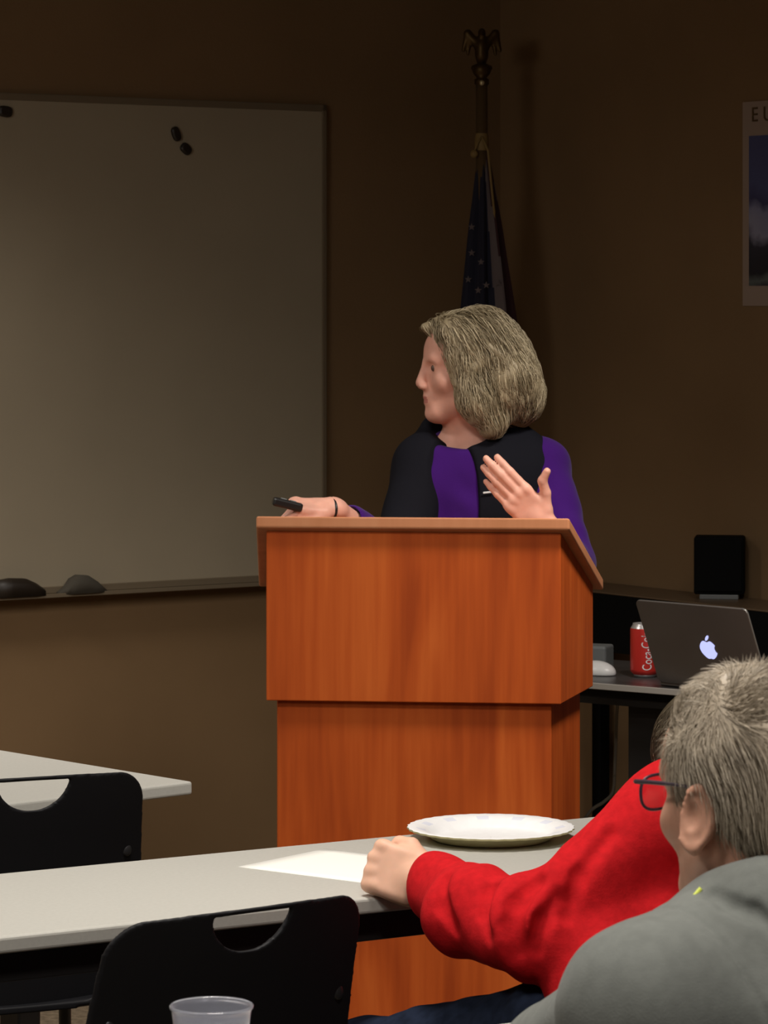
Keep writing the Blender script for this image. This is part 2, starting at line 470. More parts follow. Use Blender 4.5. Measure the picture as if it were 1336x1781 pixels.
def wav(P, f, seed=0):
    r = np.random.default_rng(seed); out = np.zeros(len(P))
    for i in range(7):
        d = r.normal(size=3); d /= np.linalg.norm(d)
        out += np.sin(P @ d * f * r.uniform(0.6, 1.7) + r.uniform(0, 6.28))
    return out / 7

def organic(name, S, lo, hi, h, parent, mats, sm=2, disp=None, zone=None, tone=None):
    V, Q = sdf_mesh(S, lo, hi, h)
    V = smoothv(V, Q, sm)
    if disp is not None:
        V = V + vnormals(V, Q) * disp(V)[:, None]
        V = smoothv(V, Q, 1, 0.3)
    V, Q = biggest(V, Q)
    z = zone(V[Q].mean(axis=1)) if zone else None
    t = tone(V) if tone else None
    return np_mesh(name, V, Q, parent, mats, 4, z, True, t), V, Q

def strands(name, S, seeds, dirf, parent, m, n=8, step=0.008, r=0.0007, lift=None, seed=1):
    """tufts of hair: each strand walks over the surface S along dirf, tapering to its tip."""
    g = np.random.default_rng(seed)
    P = seeds.copy(); pts = [P.copy()]; eps = 0.002
    N = len(P); sd = g.uniform(0, 1, N); off = np.zeros(N)
    for i in range(n):
        G = np.stack([sdf_eval(S, P + np.eye(3)[a] * eps) - sdf_eval(S, P - np.eye(3)[a] * eps) for a in range(3)], 1)
        G /= np.linalg.norm(G, axis=1)[:, None] + 1e-9
        d = dirf(P, sd, i)
        d = d - G * (d * G).sum(1)[:, None]
        d /= np.linalg.norm(d, axis=1)[:, None] + 1e-9
        tgt = lift(sd, i) if lift is not None else 0.001
        P = P + d * step * (0.7 + 0.6 * sd[:, None])
        P = P - G * (sdf_eval(S, P) - tgt)[:, None] * 0.8
        pts.append(P.copy())
    pts = np.stack(pts, 1)                                  # N, n+1, 3
    T = np.gradient(pts, axis=1); T /= np.linalg.norm(T, axis=2)[:, :, None] + 1e-9
    A = np.cross(T, np.array([0.3, 0.2, 0.93])); A /= np.linalg.norm(A, axis=2)[:, :, None] + 1e-9
    Bv = np.cross(T, A)
    tp = np.linspace(1, 0.12, n + 1)[None, :, None] * r
    V = []
    for k in range(3):
        a = 2 * PI * k / 3
        V.append(pts + (A * math.cos(a) + Bv * math.sin(a)) * tp)
    V = np.stack(V, 2)                                      # N, n+1, 3(k), 3
    idx = np.arange(N * (n + 1) * 3).reshape(N, n + 1, 3)
    Q = []
    for k in range(3):
        k2 = (k + 1) % 3
        Q.append(np.stack([idx[:, :-1, k], idx[:, :-1, k2], idx[:, 1:, k2], idx[:, 1:, k]], -1).reshape(-1, 4))
    tone = np.repeat(np.clip(0.5 + 0.28 * g.normal(size=N) + 0.45 * wav(seeds, 60, seed), 0, 1), (n + 1) * 3)
    return np_mesh(name, V.reshape(-1, 3), np.concatenate(Q), parent, m, 4, None, True, tone)

# ---------------------------------------------------------------- the room
CORN = Vector((0.318, 9.43, 0)); WA = Vector((-0.823, -0.568, 0)); WB = Vector((0.568, -0.823, 0))
H_ = 2.72
def wall(name, p0, d, L, inward):
    bm = bmesh.new()
    a = p0; b = p0 + d * L; t = -inward * 0.12
    vs = [a, b, b + t, a + t]
    prism(bm, [(v.x, v.y) for v in vs], 0, H_)
    return struct(fin(bm, name, M['wall']))
LA, LB = 9.5, 12.0
wall('wall_left', CORN, WA, LA, WB)
wall('wall_right', CORN, WB, LB, WA)
wall('wall_back', CORN + WB * LB, WA, LA, -WB)
wall('wall_far', CORN + WA * LA, WB, LB, -WA)
quad = [CORN, CORN + WA * LA, CORN + WA * LA + WB * LB, CORN + WB * LB]
bm = bmesh.new(); prism(bm, [(v.x, v.y) for v in quad], -0.1, 0.0); struct(fin(bm, 'floor', M['carpet']))
bm = bmesh.new(); prism(bm, [(v.x, v.y) for v in quad], H_, H_ + 0.1); struct(fin(bm, 'ceiling', M['ceiling']))
for nm, d, inw, L in (('baseboard_left', WA, WB, LA), ('baseboard_right', WB, WA, LB)):
    bm = bmesh.new(); a = CORN + inw * 0.0; b = CORN + d * L; t = inw * 0.012
    prism(bm, [(v.x, v.y) for v in (a, b, b + t, a + t)], 0.0, 0.10); struct(fin(bm, nm, M['base']))

angA = math.atan2(-WA.y, -WA.x)   # direction towards the corner, 34.6 deg
angB = math.atan2(WB.y, WB.x)

# ---------------------------------------------------------------- whiteboard on the left wall
def onA(px):   # distance from the corner along the left wall of an image column
    k = (px - 668) / F
    return (CORN.x - k * CORN.y) / (k * WA.y - WA.x)
d_right = onA(555); p = CORN + WA * d_right
wb = thing('whiteboard', 'large blank whiteboard in a thin metal frame on the left wall', 'whiteboard', (p.x, p.y, 0), angA)
# local: -x runs away from the corner, -y into the room
ZB, ZT, WL = 0.880, 2.095, 2.44
bm = bmesh.new(); box(bm, (-WL, -0.016, ZB), (0, -0.001, ZT)); fin(bm, 'writing_surface', M['board'], wb)
bm = bmesh.new()
for lo, hi in (((-WL - .012, -.02, ZT - .002), (.012, -.001, ZT + .016)), ((-WL - .012, -.02, ZB - .016), (.012, -.001, ZB + .002)),
               ((-.002, -.02, ZB - .016), (.012, -.001, ZT + .016)), ((-WL - .012, -.02, ZB - .016), (-WL + .002, -.001, ZT + .016))):
    box(bm, lo, hi)
fin(bm, 'frame', M['alu'], wb, bevel=0.002)
bm = bmesh.new()
box(bm, (-WL + .02, -.060, ZB - .022), (-0.02, -.02, ZB - .016)); box(bm, (-WL + .02, -.063, ZB - .022), (-0.02, -.060, ZB - .012))
fin(bm, 'marker_tray', M['alu'], wb, bevel=0.001)
def boardpt(px, py):
    d = onA(px); q = CORN + WA * d + WB * 0.018; return Vector((q.x, q.y, EYE - (py - HY) / F * q.y))
def magnet(px, py, w, h, rot, label):
    q = boardpt(px, py)
    bm = bmesh.new()
    n = 14; ring0 = []; ring1 = []; ring2 = []
    for rr, yy, lst in ((1, 0, ring0), (1, -.006, ring1), (0.7, -.010, ring2)):
        for k in range(n):
            a = 2 * PI * k / n
            ex = abs(math.cos(a)) ** 0.7 * math.copysign(1, math.cos(a)); ez = abs(math.sin(a)) ** 0.7 * math.copysign(1, math.sin(a))
            x, z = ex * w * rr, ez * h * rr
            lst.append(bm.verts.new((x * math.cos(rot) - z * math.sin(rot), yy, x * math.sin(rot) + z * math.cos(rot))))
    for A_, B_ in ((ring0, ring1), (ring1, ring2)):
        for k in range(n): bm.faces.new((A_[k], A_[(k + 1) % n], B_[(k + 1) % n], B_[k]))
    bm.faces.new(ring2); bm.faces.new(ring0[::-1])
    o = fin(bm, 'magnet', M['magnet'], smooth=False, bevel=0.001); place(o, q, angA)
    tag(o, label, 'magnet', 'magnets on the whiteboard')
magnet(299, 233, .012, .019, R(22), 'upper of the two small dark magnets touching on the whiteboard')
magnet(316, 259, .017, .013, R(-38), 'lower of the two small dark magnets touching on the whiteboard')
magnet(2, 194, .020, .014, R(-6), 'dark magnet at the top left of the whiteboard, alone')
# things on the tray
def blobthing(name, px0, px1, py, hgt, mtl, label, cat, prof):
    q = boardpt((px0 + px1) / 2, py); q = q + WB * 0.03; w = (px1 - px0) / F * q.y / math.cos(angA)
    z0 = ZB - 0.0155
    bm = bmesh.new(); n = len(prof); rings = []
    for i, (t, hh) in enumerate(prof):
        x = (t - 0.5) * w; hw = 0.022 * (0.4 + 0.6 * min(1, hh * 1.5))
        rings.append([bm.verts.new((x, y, z)) for y, z in ((-hw, 0), (-hw, hh * hgt * .7), (-hw * .5, hh * hgt), (hw * .5, hh * hgt), (hw, hh * hgt * .7), (hw, 0))])
    for a, b in zip(rings, rings[1:]):
        for k in range(6): bm.faces.new((a[k], a[(k + 1) % 6], b[(k + 1) % 6], b[k]))
    bm.faces.new(rings[0]); bm.faces.new(rings[-1][::-1])
    o = fin(bm, name, mtl, smooth=True); place(o, (q.x, q.y, z0), angA); return tag(o, label, cat)
blobthing('board_eraser', -20, 56, 985, 0.046, M['magnet'], 'black felt eraser lying on the whiteboard tray at the picture edge', 'eraser',
          [(0, .9), (.3, 1), (.6, .95), (.8, .7), (1, .35)])
blobthing('wiping_cloth', 88, 164, 990, 0.046, M['eraser'], 'crumpled grey brown cloth lying on the whiteboard tray', 'cloth',
          [(0, .15), (.12, .35), (.25, .8), (.4, 1), (.6, .95), (.8, .6), (1, .15)])

# ---------------------------------------------------------------- poster on the right wall
def onB(px):
    k = (px - 668) / F
    return (k * CORN.y - CORN.x) / (WB.x - k * WB.y)
d0 = onB(1294); p = CORN + WB * d0; sB = F / p.y
zt = EYE - (178 - HY) / sB; zb = EYE - (532 - HY) / sB
po = thing('poster', 'pale bordered poster of a blue cloudy landscape on the right wall', 'poster', (p.x, p.y, zb), angB)
HP = zt - zb; PW = HP * 1.25
bm = bmesh.new(); box(bm, (0, -.004, 0), (PW, -.001, HP)); fin(bm, 'sheet', M['poster'], po)
bm = bmesh.new(); box(bm, (0.026, -.006, 0.050), (PW - .026, -.004, HP - .085)); fin(bm, 'picture', M['picture'], po)
def text_mesh(txt, size, name, m, parent, extr=0.0006):
    cu = bpy.data.curves.new('lettering', 'FONT'); cu.body = txt; cu.size = size; cu.extrude = extr
    tmp = bpy.data.objects.new('lettering_tmp', cu); COL.objects.link(tmp)
    dg = bpy.context.evaluated_depsgraph_get(); dg.update()
    me = bpy.data.meshes.new_from_object(tmp.evaluated_get(dg)); bpy.data.objects.remove(tmp)
    me.materials.clear()
    return link(name, me, parent, [m])
for ch_, x_ in (('E', .034), ('U', .078)):
    tx = text_mesh(ch_, 0.052, 'poster_letter', M['posterdark'], po); tx.location = (x_, -.0055, HP - .050); tx.rotation_euler = (R(90), 0, 0)

# ---------------------------------------------------------------- flag in the corner
fp = at(838, 500, 9.02); fs = F / 9.02
fl = thing('flag', 'furled starred and striped flag on a tall wooden staff with eagle finial, in the corner', 'flag', (fp.x, fp.y, 0))
zpx = lambda y: EYE - (y - HY) / fs
bm = bmesh.new(); lathe(bm, [(0.001, 0), (.15, 0), (.15, .02), (.13, .045), (.05, .06), (.03, .10), (.022, .18), (.001, .18)], 32); fin(bm, 'stand', M['brass'], fl, smooth=True)
bm = bmesh.new(); tube(bm, [(0, 0, .1), (0, 0, zpx(138))], 0.0155, 14); fin(bm, 'staff', M['pole'], fl, smooth=True)
bm = bmesh.new(); lathe(bm, [(.001, zpx(148)), (.019, zpx(147)), (.019, zpx(138)), (.012, zpx(136)), (.022, zpx(128)), (.026, zpx(120)), (.018, zpx(112)), (.001, zpx(110))], 20); fin(bm, 'ferrule', M['brass'], fl, smooth=True)
bm = bmesh.new(); bmesh.ops.create_uvsphere(bm, u_segments=12, v_segments=8, radius=.007, matrix=Matrix.Translation((0, -.02, zpx(145)))); fin(bm, 'ferrule_bead', M['brass_hi'], fl, smooth=True)
# eagle with raised wings
T = fr((fp.x, fp.y, zpx(85)), (1, 0, 0), (0, 1, 0), (0, 0, 1))
S = [('+', ell((0, 0, 0), (.018, .018, .034), T), 0), ('+', ell((0, -.005, .042), (.010, .013, .012), T), .012),
     ('+', cone((0, -.014, .042), (0, -.026, .036), .005, .0015, T), .003), ('+', cone((0, .0, -.02), (0, .01, -.045), .016, .010, T), .008)]
for s in (-1, 1):
    S += [('+', cone((s * .012, 0, .012), (s * .036, .004, .040), .012, .010, T, (1, 1.3, 1)), .008),
          ('+', cone((s * .036, .004, .040), (s * .048, .004, -.004), .010, .005, T, (1, 1.3, 1)), .006),
          ('+', cone((s * .030, .004, .032), (s * .036, .004, -.014), .009, .004, T, (1, 1.3, 1)), .006)]
S += [('+', cone((-.02, 0, -.05), (.02, 0, -.05), .008, .008, T), .006)]
organic('eagle_finial', S, (fp.x - .08, fp.y - .06, zpx(85) - .08), (fp.x + .08, fp.y + .06, zpx(85) + .08), .002, fl, M['brass'])
# furled cloth: pleated cone
bm = bmesh.new(); rows = 46; seg = 84; rings = []
def fcx(t): return 0.004 + 0.012 * t
for j in range(rows + 1):
    t = j / rows; z = zpx(262) + (zpx(760) - zpx(262)) * t
    ro = 0.012 + 0.046 * min(1, t * 1.6) ** 0.9 + 0.012 * t
    ring = []
    for k in range(seg):
        a = 2 * PI * k / seg
        fold = 1 + 0.22 * math.sin(7 * a + 1.5 * t + 0.6) * min(1, 3 * t + .25) + 0.08 * math.sin(15 * a + 3 * t)
        rr = ro * fold
        ring.append(bm.verts.new((fcx(t) + rr * math.cos(a) * 1.0, rr * math.sin(a) * .75, z)))
    rings.append(ring)
for j in range(rows):
    for k in range(seg):
        f = bm.faces.new((rings[j][k], rings[j + 1][k], rings[j + 1][(k + 1) % seg], rings[j][(k + 1) % seg]))
        a = (2 * PI * (k + .5) / seg - 0.03 * j * .3) % (2 * PI)
        # front is a = 1.5 pi
        kk = int((a - 1.5 * PI) / 0.14 + 100)
        if 1.5 * PI + 0.22 < a < 1.5 * PI + 0.44: f.material_index = 2
        elif a > 1.5 * PI + 0.44 or a < 0.8: f.material_index = 1 if (kk % 4) < 3 else 2
        elif 0.8 <= a < 2.6: f.material_index = 1
        else: f.material_index = 0
bm.faces.new(rings[0][::-1]); bm.faces.new(rings[-1])
# five-pointed stars lying on the navy cloth
def star(cx, cz, r, t):
    aa = math.asin(max(-1, min(1, (cx - fcx(t)) / 0.085)))
    y = -0.095
    rr0 = (0.012 + 0.046 * min(1, t * 1.6) ** 0.9 + 0.012 * t)
    y = -math.sqrt(max(0.0004, (rr0 * 1.25) ** 2 - (cx - fcx(t)) ** 2)) * .75 - 0.001
    vs = [bm.verts.new((cx + (r if q % 2 == 0 else r * .42) * math.sin(PI * q / 5), y, cz + (r if q % 2 == 0 else r * .42) * math.cos(PI * q / 5))) for q in range(10)]
    c = bm.verts.new((cx, y - .001, cz))
    for q in range(10): bm.faces.new((c, vs[q], vs[(q + 1) % 10])).material_index = 3
for px, py in ((820, 440), (836, 456), (814, 486), (845, 496), (831, 505), (866, 492), (812, 536), (838, 540), (820, 395)):
    t = (py - 262) / (760 - 262); star((px - 838) / fs, zpx(py), .010, t)
fin(bm, 'flag_cloth', [M['navy'], M['flagred'], M['flagwhite'], M['flagwhite']], fl, smooth=False)
bm = bmesh.new(); bmesh.ops.create_icosphere(bm, subdivisions=2, radius=.011, matrix=Matrix.Translation((-.020, -.018, zpx(268))))
tube(bm, [(0, -.018, zpx(238)), (-.012, -.02, zpx(250)), (-.02, -.018, zpx(266))], .003, 6)
tube(bm, [(.0, -.018, zpx(238)), (.016, -.02, zpx(262)), (.026, -.02, zpx(330)), (.040, -.02, zpx(420))], .0035, 6)
lathe(bm, [(.018, zpx(262)), (.019, zpx(250)), (.017, zpx(236)), (.0156, zpx(232))], 16)
fin(bm, 'tassel_cord', M['fringe'], fl, smooth=True)

# ---------------------------------------------------------------- lectern
LX, LY, LR = 0.058, 6.90, -R(6.3)
lec = thing('lectern', 'tall cherry wood lectern with overhanging upper box and sloped top', 'lectern', (LX, LY, 0), LR)
def trap(w, L, al, y0=0.0, grow=0.0):
    hw = w / 2; dx = L * math.sin(al); dy = L * math.cos(al)
    return [(-hw - grow, y0 - grow), (hw + grow, y0 - grow), (hw + dx + grow, y0 + dy + grow), (-hw - dx - grow, y0 + dy + grow)]
AL = R(8.3); SLP = 0.40
ztop = lambda x, y: 1.134 - SLP * y
bm = bmesh.new(); prism(bm, trap(.592, .33, AL), 0.793, ztop); fin(bm, 'upper_box', M['cherry'], lec, bevel=.002)
bm = bmesh.new(); prism(bm, trap(.552, .29, AL, .018), 0.06, 0.793); fin(bm, 'pedestal', M['cherry'], lec, bevel=.002)
bm = bmesh.new(); prism(bm, trap(.50, .25, AL, .04), 0.0, 0.06); fin(bm, 'plinth', M['base'], lec)
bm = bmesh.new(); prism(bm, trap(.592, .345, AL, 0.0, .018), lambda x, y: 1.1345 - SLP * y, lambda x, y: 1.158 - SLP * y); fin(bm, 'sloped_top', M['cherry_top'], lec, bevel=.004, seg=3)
bm = bmesh.new(); prism(bm, [(-.22, .345), (.22, .345), (.22, .36), (-.22, .36)], 1.158 - SLP * .345, 1.175 - SLP * .345); fin(bm, 'page_stop', M['cherry_top'], lec, bevel=.002)

# ---------------------------------------------------------------- tables
def frame_table(name, label, corner, ang, length, depth, apron=True, feet=True):
    """corner = near right corner of the top; x runs to the left along the near edge (negative), y away."""
    t = thing(name, label, 'table', (corner[0], corner[1], 0), ang, 'folding training tables')
    bm = bmesh.new(); box(bm, (-length, 0, .716), (0, depth, .74)); fin(bm, 'tabletop', [M['laminate']], t, bevel=.005, seg=3)
    bm = bmesh.new(); box(bm, (-length + .10, .045, .668), (-.10, .065, .715)); box(bm, (-length + .10, depth - .065, .668), (-.10, depth - .045, .715))
    fin(bm, 'apron', M['blackmetal'], t, bevel=.002)
    for x in (-length + .16, -.16):
        bm = bmesh.new(); box(bm, (x - .025, depth / 2 - .03, .03), (x + .025, depth / 2 + .03, .70)); box(bm, (x - .02, .03, .69), (x + .02, depth - .03, .715))
        box(bm, (x - .022, .02, .0), (x + .022, depth - .02, .032)); fin(bm, 'leg', M['blackmetal'], t, bevel=.004)
    return t
ANG = math.atan2(.5225, .8526)
U = Vector((.8526, .5225, 0)); NN = Vector((-.5225, .8526, 0))
c1 = Vector((-.035, 4.946, 0)) + U * .88
frame_table('training_table', 'long grey middle table with the paper plate and the sheet of paper on it', c1, ANG, 1.85, .47)
c2v = Vector((.159, 4.11, 0)) - NN * .47 + U * .95
frame_table('training_table', 'nearest grey table, its edge below the man in grey and the clear cup', c2v, ANG, 1.85, .47)
A2 = math.atan2(.67, .74); cR = Vector((-.341, 6.150, 0))
frame_table('training_table', 'far left grey table with its corner pointing at the lectern', cR, A2, 1.85, .60)

# ---------------------------------------------------------------- stacking chairs
def make_chair(label):
    """origin on the floor under the backrest; +y towards the seat front; x to the right."""
    t = thing('stacking_chair', label, 'chair', (0, 0, 0), 0, 'black plastic stacking chairs')
    def back(P):
        x, y, z = P[:, 0], P[:, 1], P[:, 2]
        hw = 0.197 + 0.028 * np.clip((0.82 - z) / 0.35, 0, 1)
        zc = 0.636; hh = 0.197
        rc = 0.045
        qx = np.abs(x) - (hw - rc); qz = np.abs(z - zc) - (hh - rc) + 0.10 * (x ** 2)*1.5
        d2 = np.hypot(np.maximum(qx, 0), np.maximum(qz, 0)) + np.minimum(np.maximum(qx, qz), 0) - rc
        zt_ = 0.8225 - .15 * x * x
        dm = np.maximum(np.hypot(x * 1.0, (z - (zt_ + .008)) * 1.12) - 0.057, z - zt_ )      # half-moon hand hole
        dm = dm - 0.004
        d2 = np.maximum(d2, -dm)
        yc = 0.02 + 0.75 * x * x - 0.22 * (z - 0.63) - 0.25 * (z - .63) ** 2
        return np.maximum(d2, np.abs(y - yc) - 0.0045) * 0.85
    V, Q = sdf_mesh([('+', back, 0)], (-.26, -.08, .42), (.26, .16, .84), .0028); V = smoothv(V, Q, 1, .4)
    np_mesh('backrest', V, Q, t, M['blackplastic'])
    def seat(P):
        x, y, z = P[:, 0], P[:, 1], P[:, 2]
        qx = np.abs(x) - .165; qy = np.abs(y - .245) - .16
        d2 = np.hypot(np.maximum(qx, 0), np.maximum(qy, 0)) + np.minimum(np.maximum(qx, qy), 0) - .05
        zc = .445 + .35 * x * x * .6 - 1.2 * np.maximum(y - .36, 0) ** 2 * 2
        return np.maximum(d2, np.abs(z - zc) - .007) * .85
    V, Q = sdf_mesh([('+', seat, 0)], (-.24, .01, .40), (.24, .48, .50), .005); V = smoothv(V, Q, 1, .4)
    np_mesh('seat', V, Q, t, M['blackplastic'])
    for s in (-1, 1):
        bm = bmesh.new(); tube(bm, bez([(s * .190, .075, .60), (s * .196, .07, .47), (s * .20, .03, .40), (s * .225, -.04, .012)], 6), .011, 10); fin(bm, 'leg', M['blackmetal'], t, True)
        bm = bmesh.new(); tube(bm, bez([(s * .19, .18, .43), (s * .198, .38, .42), (s * .205, .42, .36), (s * .225, .46, .012)], 6), .011, 10); fin(bm, 'leg', M['blackmetal'], t, True)
        bm = bmesh.new(); tube(bm, [(s * .196, .06, .425), (s * .196, .40, .425)], .011, 10); fin(bm, 'side_rail', M['blackmetal'], t, True)
        bm = bmesh.new(); bmesh.ops.create_uvsphere(bm, u_segments=12, v_segments=8, radius=.0085, matrix=Matrix.Translation((s * .178, .02 + .75 * .178 ** 2 - .22 * (.695 - .63) - .005, .695)) @ Matrix.Diagonal((1, .4, 1.2, 1)))
        fin(bm, 'bolt', M['steel'], t, True)
    return t
ch = make_chair('black plastic chair with hand hole at the middle table, behind the clear cup')
place(ch, (-.185, 4.375, 0), R(38))
ch2 = copy_tree(ch); ch2['label'] = 'black plastic chair with hand hole in its back, at the far left table'
place(ch2, (-.575, 5.57, 0), R(24))
ch3 = copy_tree(ch); ch3['label'] = 'black plastic chair under the person in the red top'
place(ch3, (.60, 4.40, 0), R(55))
ch4 = copy_tree(ch); ch4['label'] = 'black plastic chair under the man in the grey sweatshirt'
place(ch4, (.58, 3.12, 0), R(33))

# ---------------------------------------------------------------- things on the tables
# sheet of paper
bm = bmesh.new(); n = 8
ex = Vector((.80, -.60, 0)); ey = Vector((.60, .80, 0)); p0 = Vector((-.222, 5.222, .7405))
g = [[None] * (n + 1) for _ in range(n + 1)]
for i in range(n + 1):
    for j in range(n + 1):
        q = p0 + ex * (.279 * i / n) + ey * (.216 * j / n); q.z += .0012 * (1 - math.cos(PI * i / n)) * (j / n) * .8
        g[i][j] = bm.verts.new(q - p0)
for i in range(n):
    for j in range(n): bm.faces.new((g[i][j], g[i + 1][j], g[i + 1][j + 1], g[i][j + 1]))
o = fin(bm, 'paper_sheet', M['paper'], smooth=True); o.location = p0
sm_ = o.modifiers.new('thickness', 'SOLIDIFY'); sm_.thickness = .0004; sm_.offset = 1
tag(o, 'blank white sheet of paper on the middle table by the fist', 'paper')
# paper plate
pl = thing('paper_plate', 'round white paper plate with fluted rim on the middle table', 'plate', (.170, 5.488, .7405))
bm = bmesh.new()
wob = lambda j, a: (.0012 * math.sin(a * 36) if j in (4, 5, 6) else 0)
lathe(bm, [(.001, .0035), (.088, .0035), (.094, .006), (.104, .016), (.118, .0195), (.129, .0215), (.1325, .0205)], 144, [0, 0, 0, 0, 0, 0], wob)
bm.faces.ensure_lookup_table()
for i, f in enumerate(bm.faces):
    if i // 144 == 3 and (i // 4) % 3 == 0: f.material_index = 1
fin(bm, 'dish', [M['plate'], M['plate_print']], pl, smooth=True)
bm = bmesh.new()
lathe(bm, [(.001, .0), (.089, .0), (.097, .004), (.106, .013), (.119, .0165), (.1322, .0175), (.1325, .0205)], 144, None, wob)
fin(bm, 'underside', [M['plate_under']], pl, smooth=True)
# clear cup
cupY = 3.676
cu = thing('plastic_cup', 'clear plastic cup of water on the nearest table, at the picture bottom', 'cup', ((368 - 668) / F * cupY, cupY, .7405))
bm = bmesh.new()
lathe(bm, [(.001, .002), (.028, .002), (.030, .0), (.0315, .002), (.0425, .100), (.0435, .1035), (.0448, .1045), (.0450, .1065), (.0435, .1078), (.0418, .1065), (.0412, .100), (.0303, .006), (.001, .006)], 48)
fin(bm, 'cup_body', M['clear'], cu, smooth=True)
bm = bmesh.new(); lathe(bm, [(.001, .0065), (.0299, .0065), (.0385, .083), (.001, .083)], 48); fin(bm, 'water', M['water'], cu, smooth=False)

# ---------------------------------------------------------------- credenza, desk speaker, laptop table
cA = angB
cq = CORN + WA * .20 + WB * .45
cz = .858
cr_ = thing('console_table', 'narrow dark console table against the right wall, behind the laptop', 'console table', (cq.x, cq.y, 0), cA)
bm = bmesh.new(); box(bm, (-.02, 0, cz - .005), (1.32, .19, cz)); fin(bm, 'top', M['credtop'], cr_, bevel=.003)
bm = bmesh.new(); box(bm, (-.018, .002, cz - .15), (1.318, .030, cz - .005)); box(bm, (0, .16, cz - .15), (1.30, .182, cz - .005)); fin(bm, 'apron', M['speaker'], cr_)
for x_ in (0.02, 1.24):
    for y_ in (.02, .15):
        bm = bmesh.new(); box(bm, (x_, y_, 0), (x_ + .035, y_ + .03, cz - .022)); fin(bm, 'leg', M['speaker'], cr_)
sp = at(1252, 1024, 8.56)
spk = thing('desk_speaker', 'small black box loudspeaker standing on the credenza', 'speaker', (sp.x, sp.y, cz), R(-8))
hS = (1026 - 922) / F * 8.56 - .006
bm = bmesh.new(); box(bm, (-.062, -.045, .012), (.062, .04, .012 + hS)); fin(bm, 'cabinet', M['speaker'], spk, bevel=.006, seg=3)
bm = bmesh.new(); box(bm, (-.056, -.049, .02), (.056, -.045, .004 + hS)); fin(bm, 'grille', M['speaker'], spk, bevel=.004)
bm = bmesh.new(); box(bm, (-.048, -.045, 0), (.048, .045, .012)); fin(bm, 'foot', M['greybox'], spk, bevel=.002)

tA = R(-36)
tq = at(1015, 1187, 7.74)
lt = thing('laptop_table', 'dark table with a pale edge and black leg holding the laptop, right of the lectern', 'table', (tq.x, tq.y, 0), tA)
TL = .80
bm = bmesh.new(); box(bm, (-.3, .004, .725), (TL, .45, .74)); fin(bm, 'tabletop', M['darktable'], lt)
bm = bmesh.new(); box(bm, (-.3, -.004, .727), (TL, .004, .7405)); fin(bm, 'edge_band', M['tableedge'], lt, bevel=.001)
bm = bmesh.new(); box(bm, (-.28, .03, .690), (TL - .02, .05, .7245)); box(bm, (-.28, .03, .705), (TL - .02, .43, .7245)); fin(bm, 'apron', M['blackmetal'], lt)
def leg_panel(x0, x1, x2):
    bm = bmesh.new()
    v = [(x0, .69), (x1, .69), (x2, .52), (x2 - .02, .0), (x0, 0)]
    a = [bm.verts.new((x, .07, z)) for x, z in v]; b = [bm.verts.new((x, .13, z)) for x, z in v]
    bm.faces.new(a); bm.faces.new(b[::-1])
    for i in range(5): bm.faces.new((a[i], a[(i + 1) % 5], b[(i + 1) % 5], b[i]))
    fin(bm, 'leg', M['blackmetal'], lt)
leg_panel(.075, .235, .150); leg_panel(-.27, -.11, -.19); leg_panel(.63, .78, .70)
bm = bmesh.new(); bmesh.ops.create_uvsphere(bm, u_segments=10, v_segments=6, radius=.008, matrix=Matrix.Translation((.155, .069, .575)) @ Matrix.Diagonal((1, .5, 1.5, 1))); fin(bm, 'bolt', M['steel'], lt, True)

# laptop: lid back faces the room
lq = Vector((.613, 7.665, .7405)); lA = R(-46)
lp = thing('laptop', 'open silver grey laptop seen from behind, fruit emblem glowing on its lid', 'laptop', lq, lA)
LW, LH = .318, .203
tilt = Matrix.Rotation(R(23), 4, 'X')      # local: x along hinge, lid rises in z and leans to -y
bm = bmesh.new(); box(bm, (0, 0, .001), (LW, .225, .013)); fin(bm, 'base', M['laptop'], lp, bevel=.004, seg=3)
def rrect(bm, w, h, r, y0, y1, mtx, mi=0, n=6):
    pts = []
    for cx, cz_, a0 in ((w - r, h - r, 0), (r, h - r, 90), (r, r, 180), (w - r, r, 270)):
        for k in range(n + 1):
            a = R(a0 + 90 * k / n); pts.append((cx + r * math.cos(a), cz_ + r * math.sin(a)))
    a = [bm.verts.new(mtx @ Vector((x, y0, z))) for x, z in pts]; b = [bm.verts.new(mtx @ Vector((x, y1, z))) for x, z in pts]
    bm.faces.new(a[::-1]).material_index = mi; bm.faces.new(b).material_index = mi
    for i in range(len(pts)):
        j = (i + 1) % len(pts); bm.faces.new((a[i], a[j], b[j], b[i])).material_index = mi
LM = Matrix.Translation((0, 0, .010)) @ tilt
bm = bmesh.new(); rrect(bm, LW, LH, .012, -.004, .002, LM); lid = fin(bm, 'lid', M['laptop'], lp, bevel=.0012, seg=2)
bm = bmesh.new()
rim = [(LW - .003, .012), (LW + .0004, LH * .5), (LW + .0004, LH - .012), (LW - .0035, LH - .0035), (LW - .013, LH + .0002)]
tube(bm, [LM @ Vector((x, -.002, z)) for x, z in rim], .0018, 6); fin(bm, 'rim', M['laptop_edge'], lid, True)
bm = bmesh.new(); rrect(bm, LW - .02, LH - .02, .004, .0021, .0026, LM @ Matrix.Translation((.01, 0, .01))); fin(bm, 'screen', M['screen'], lid)
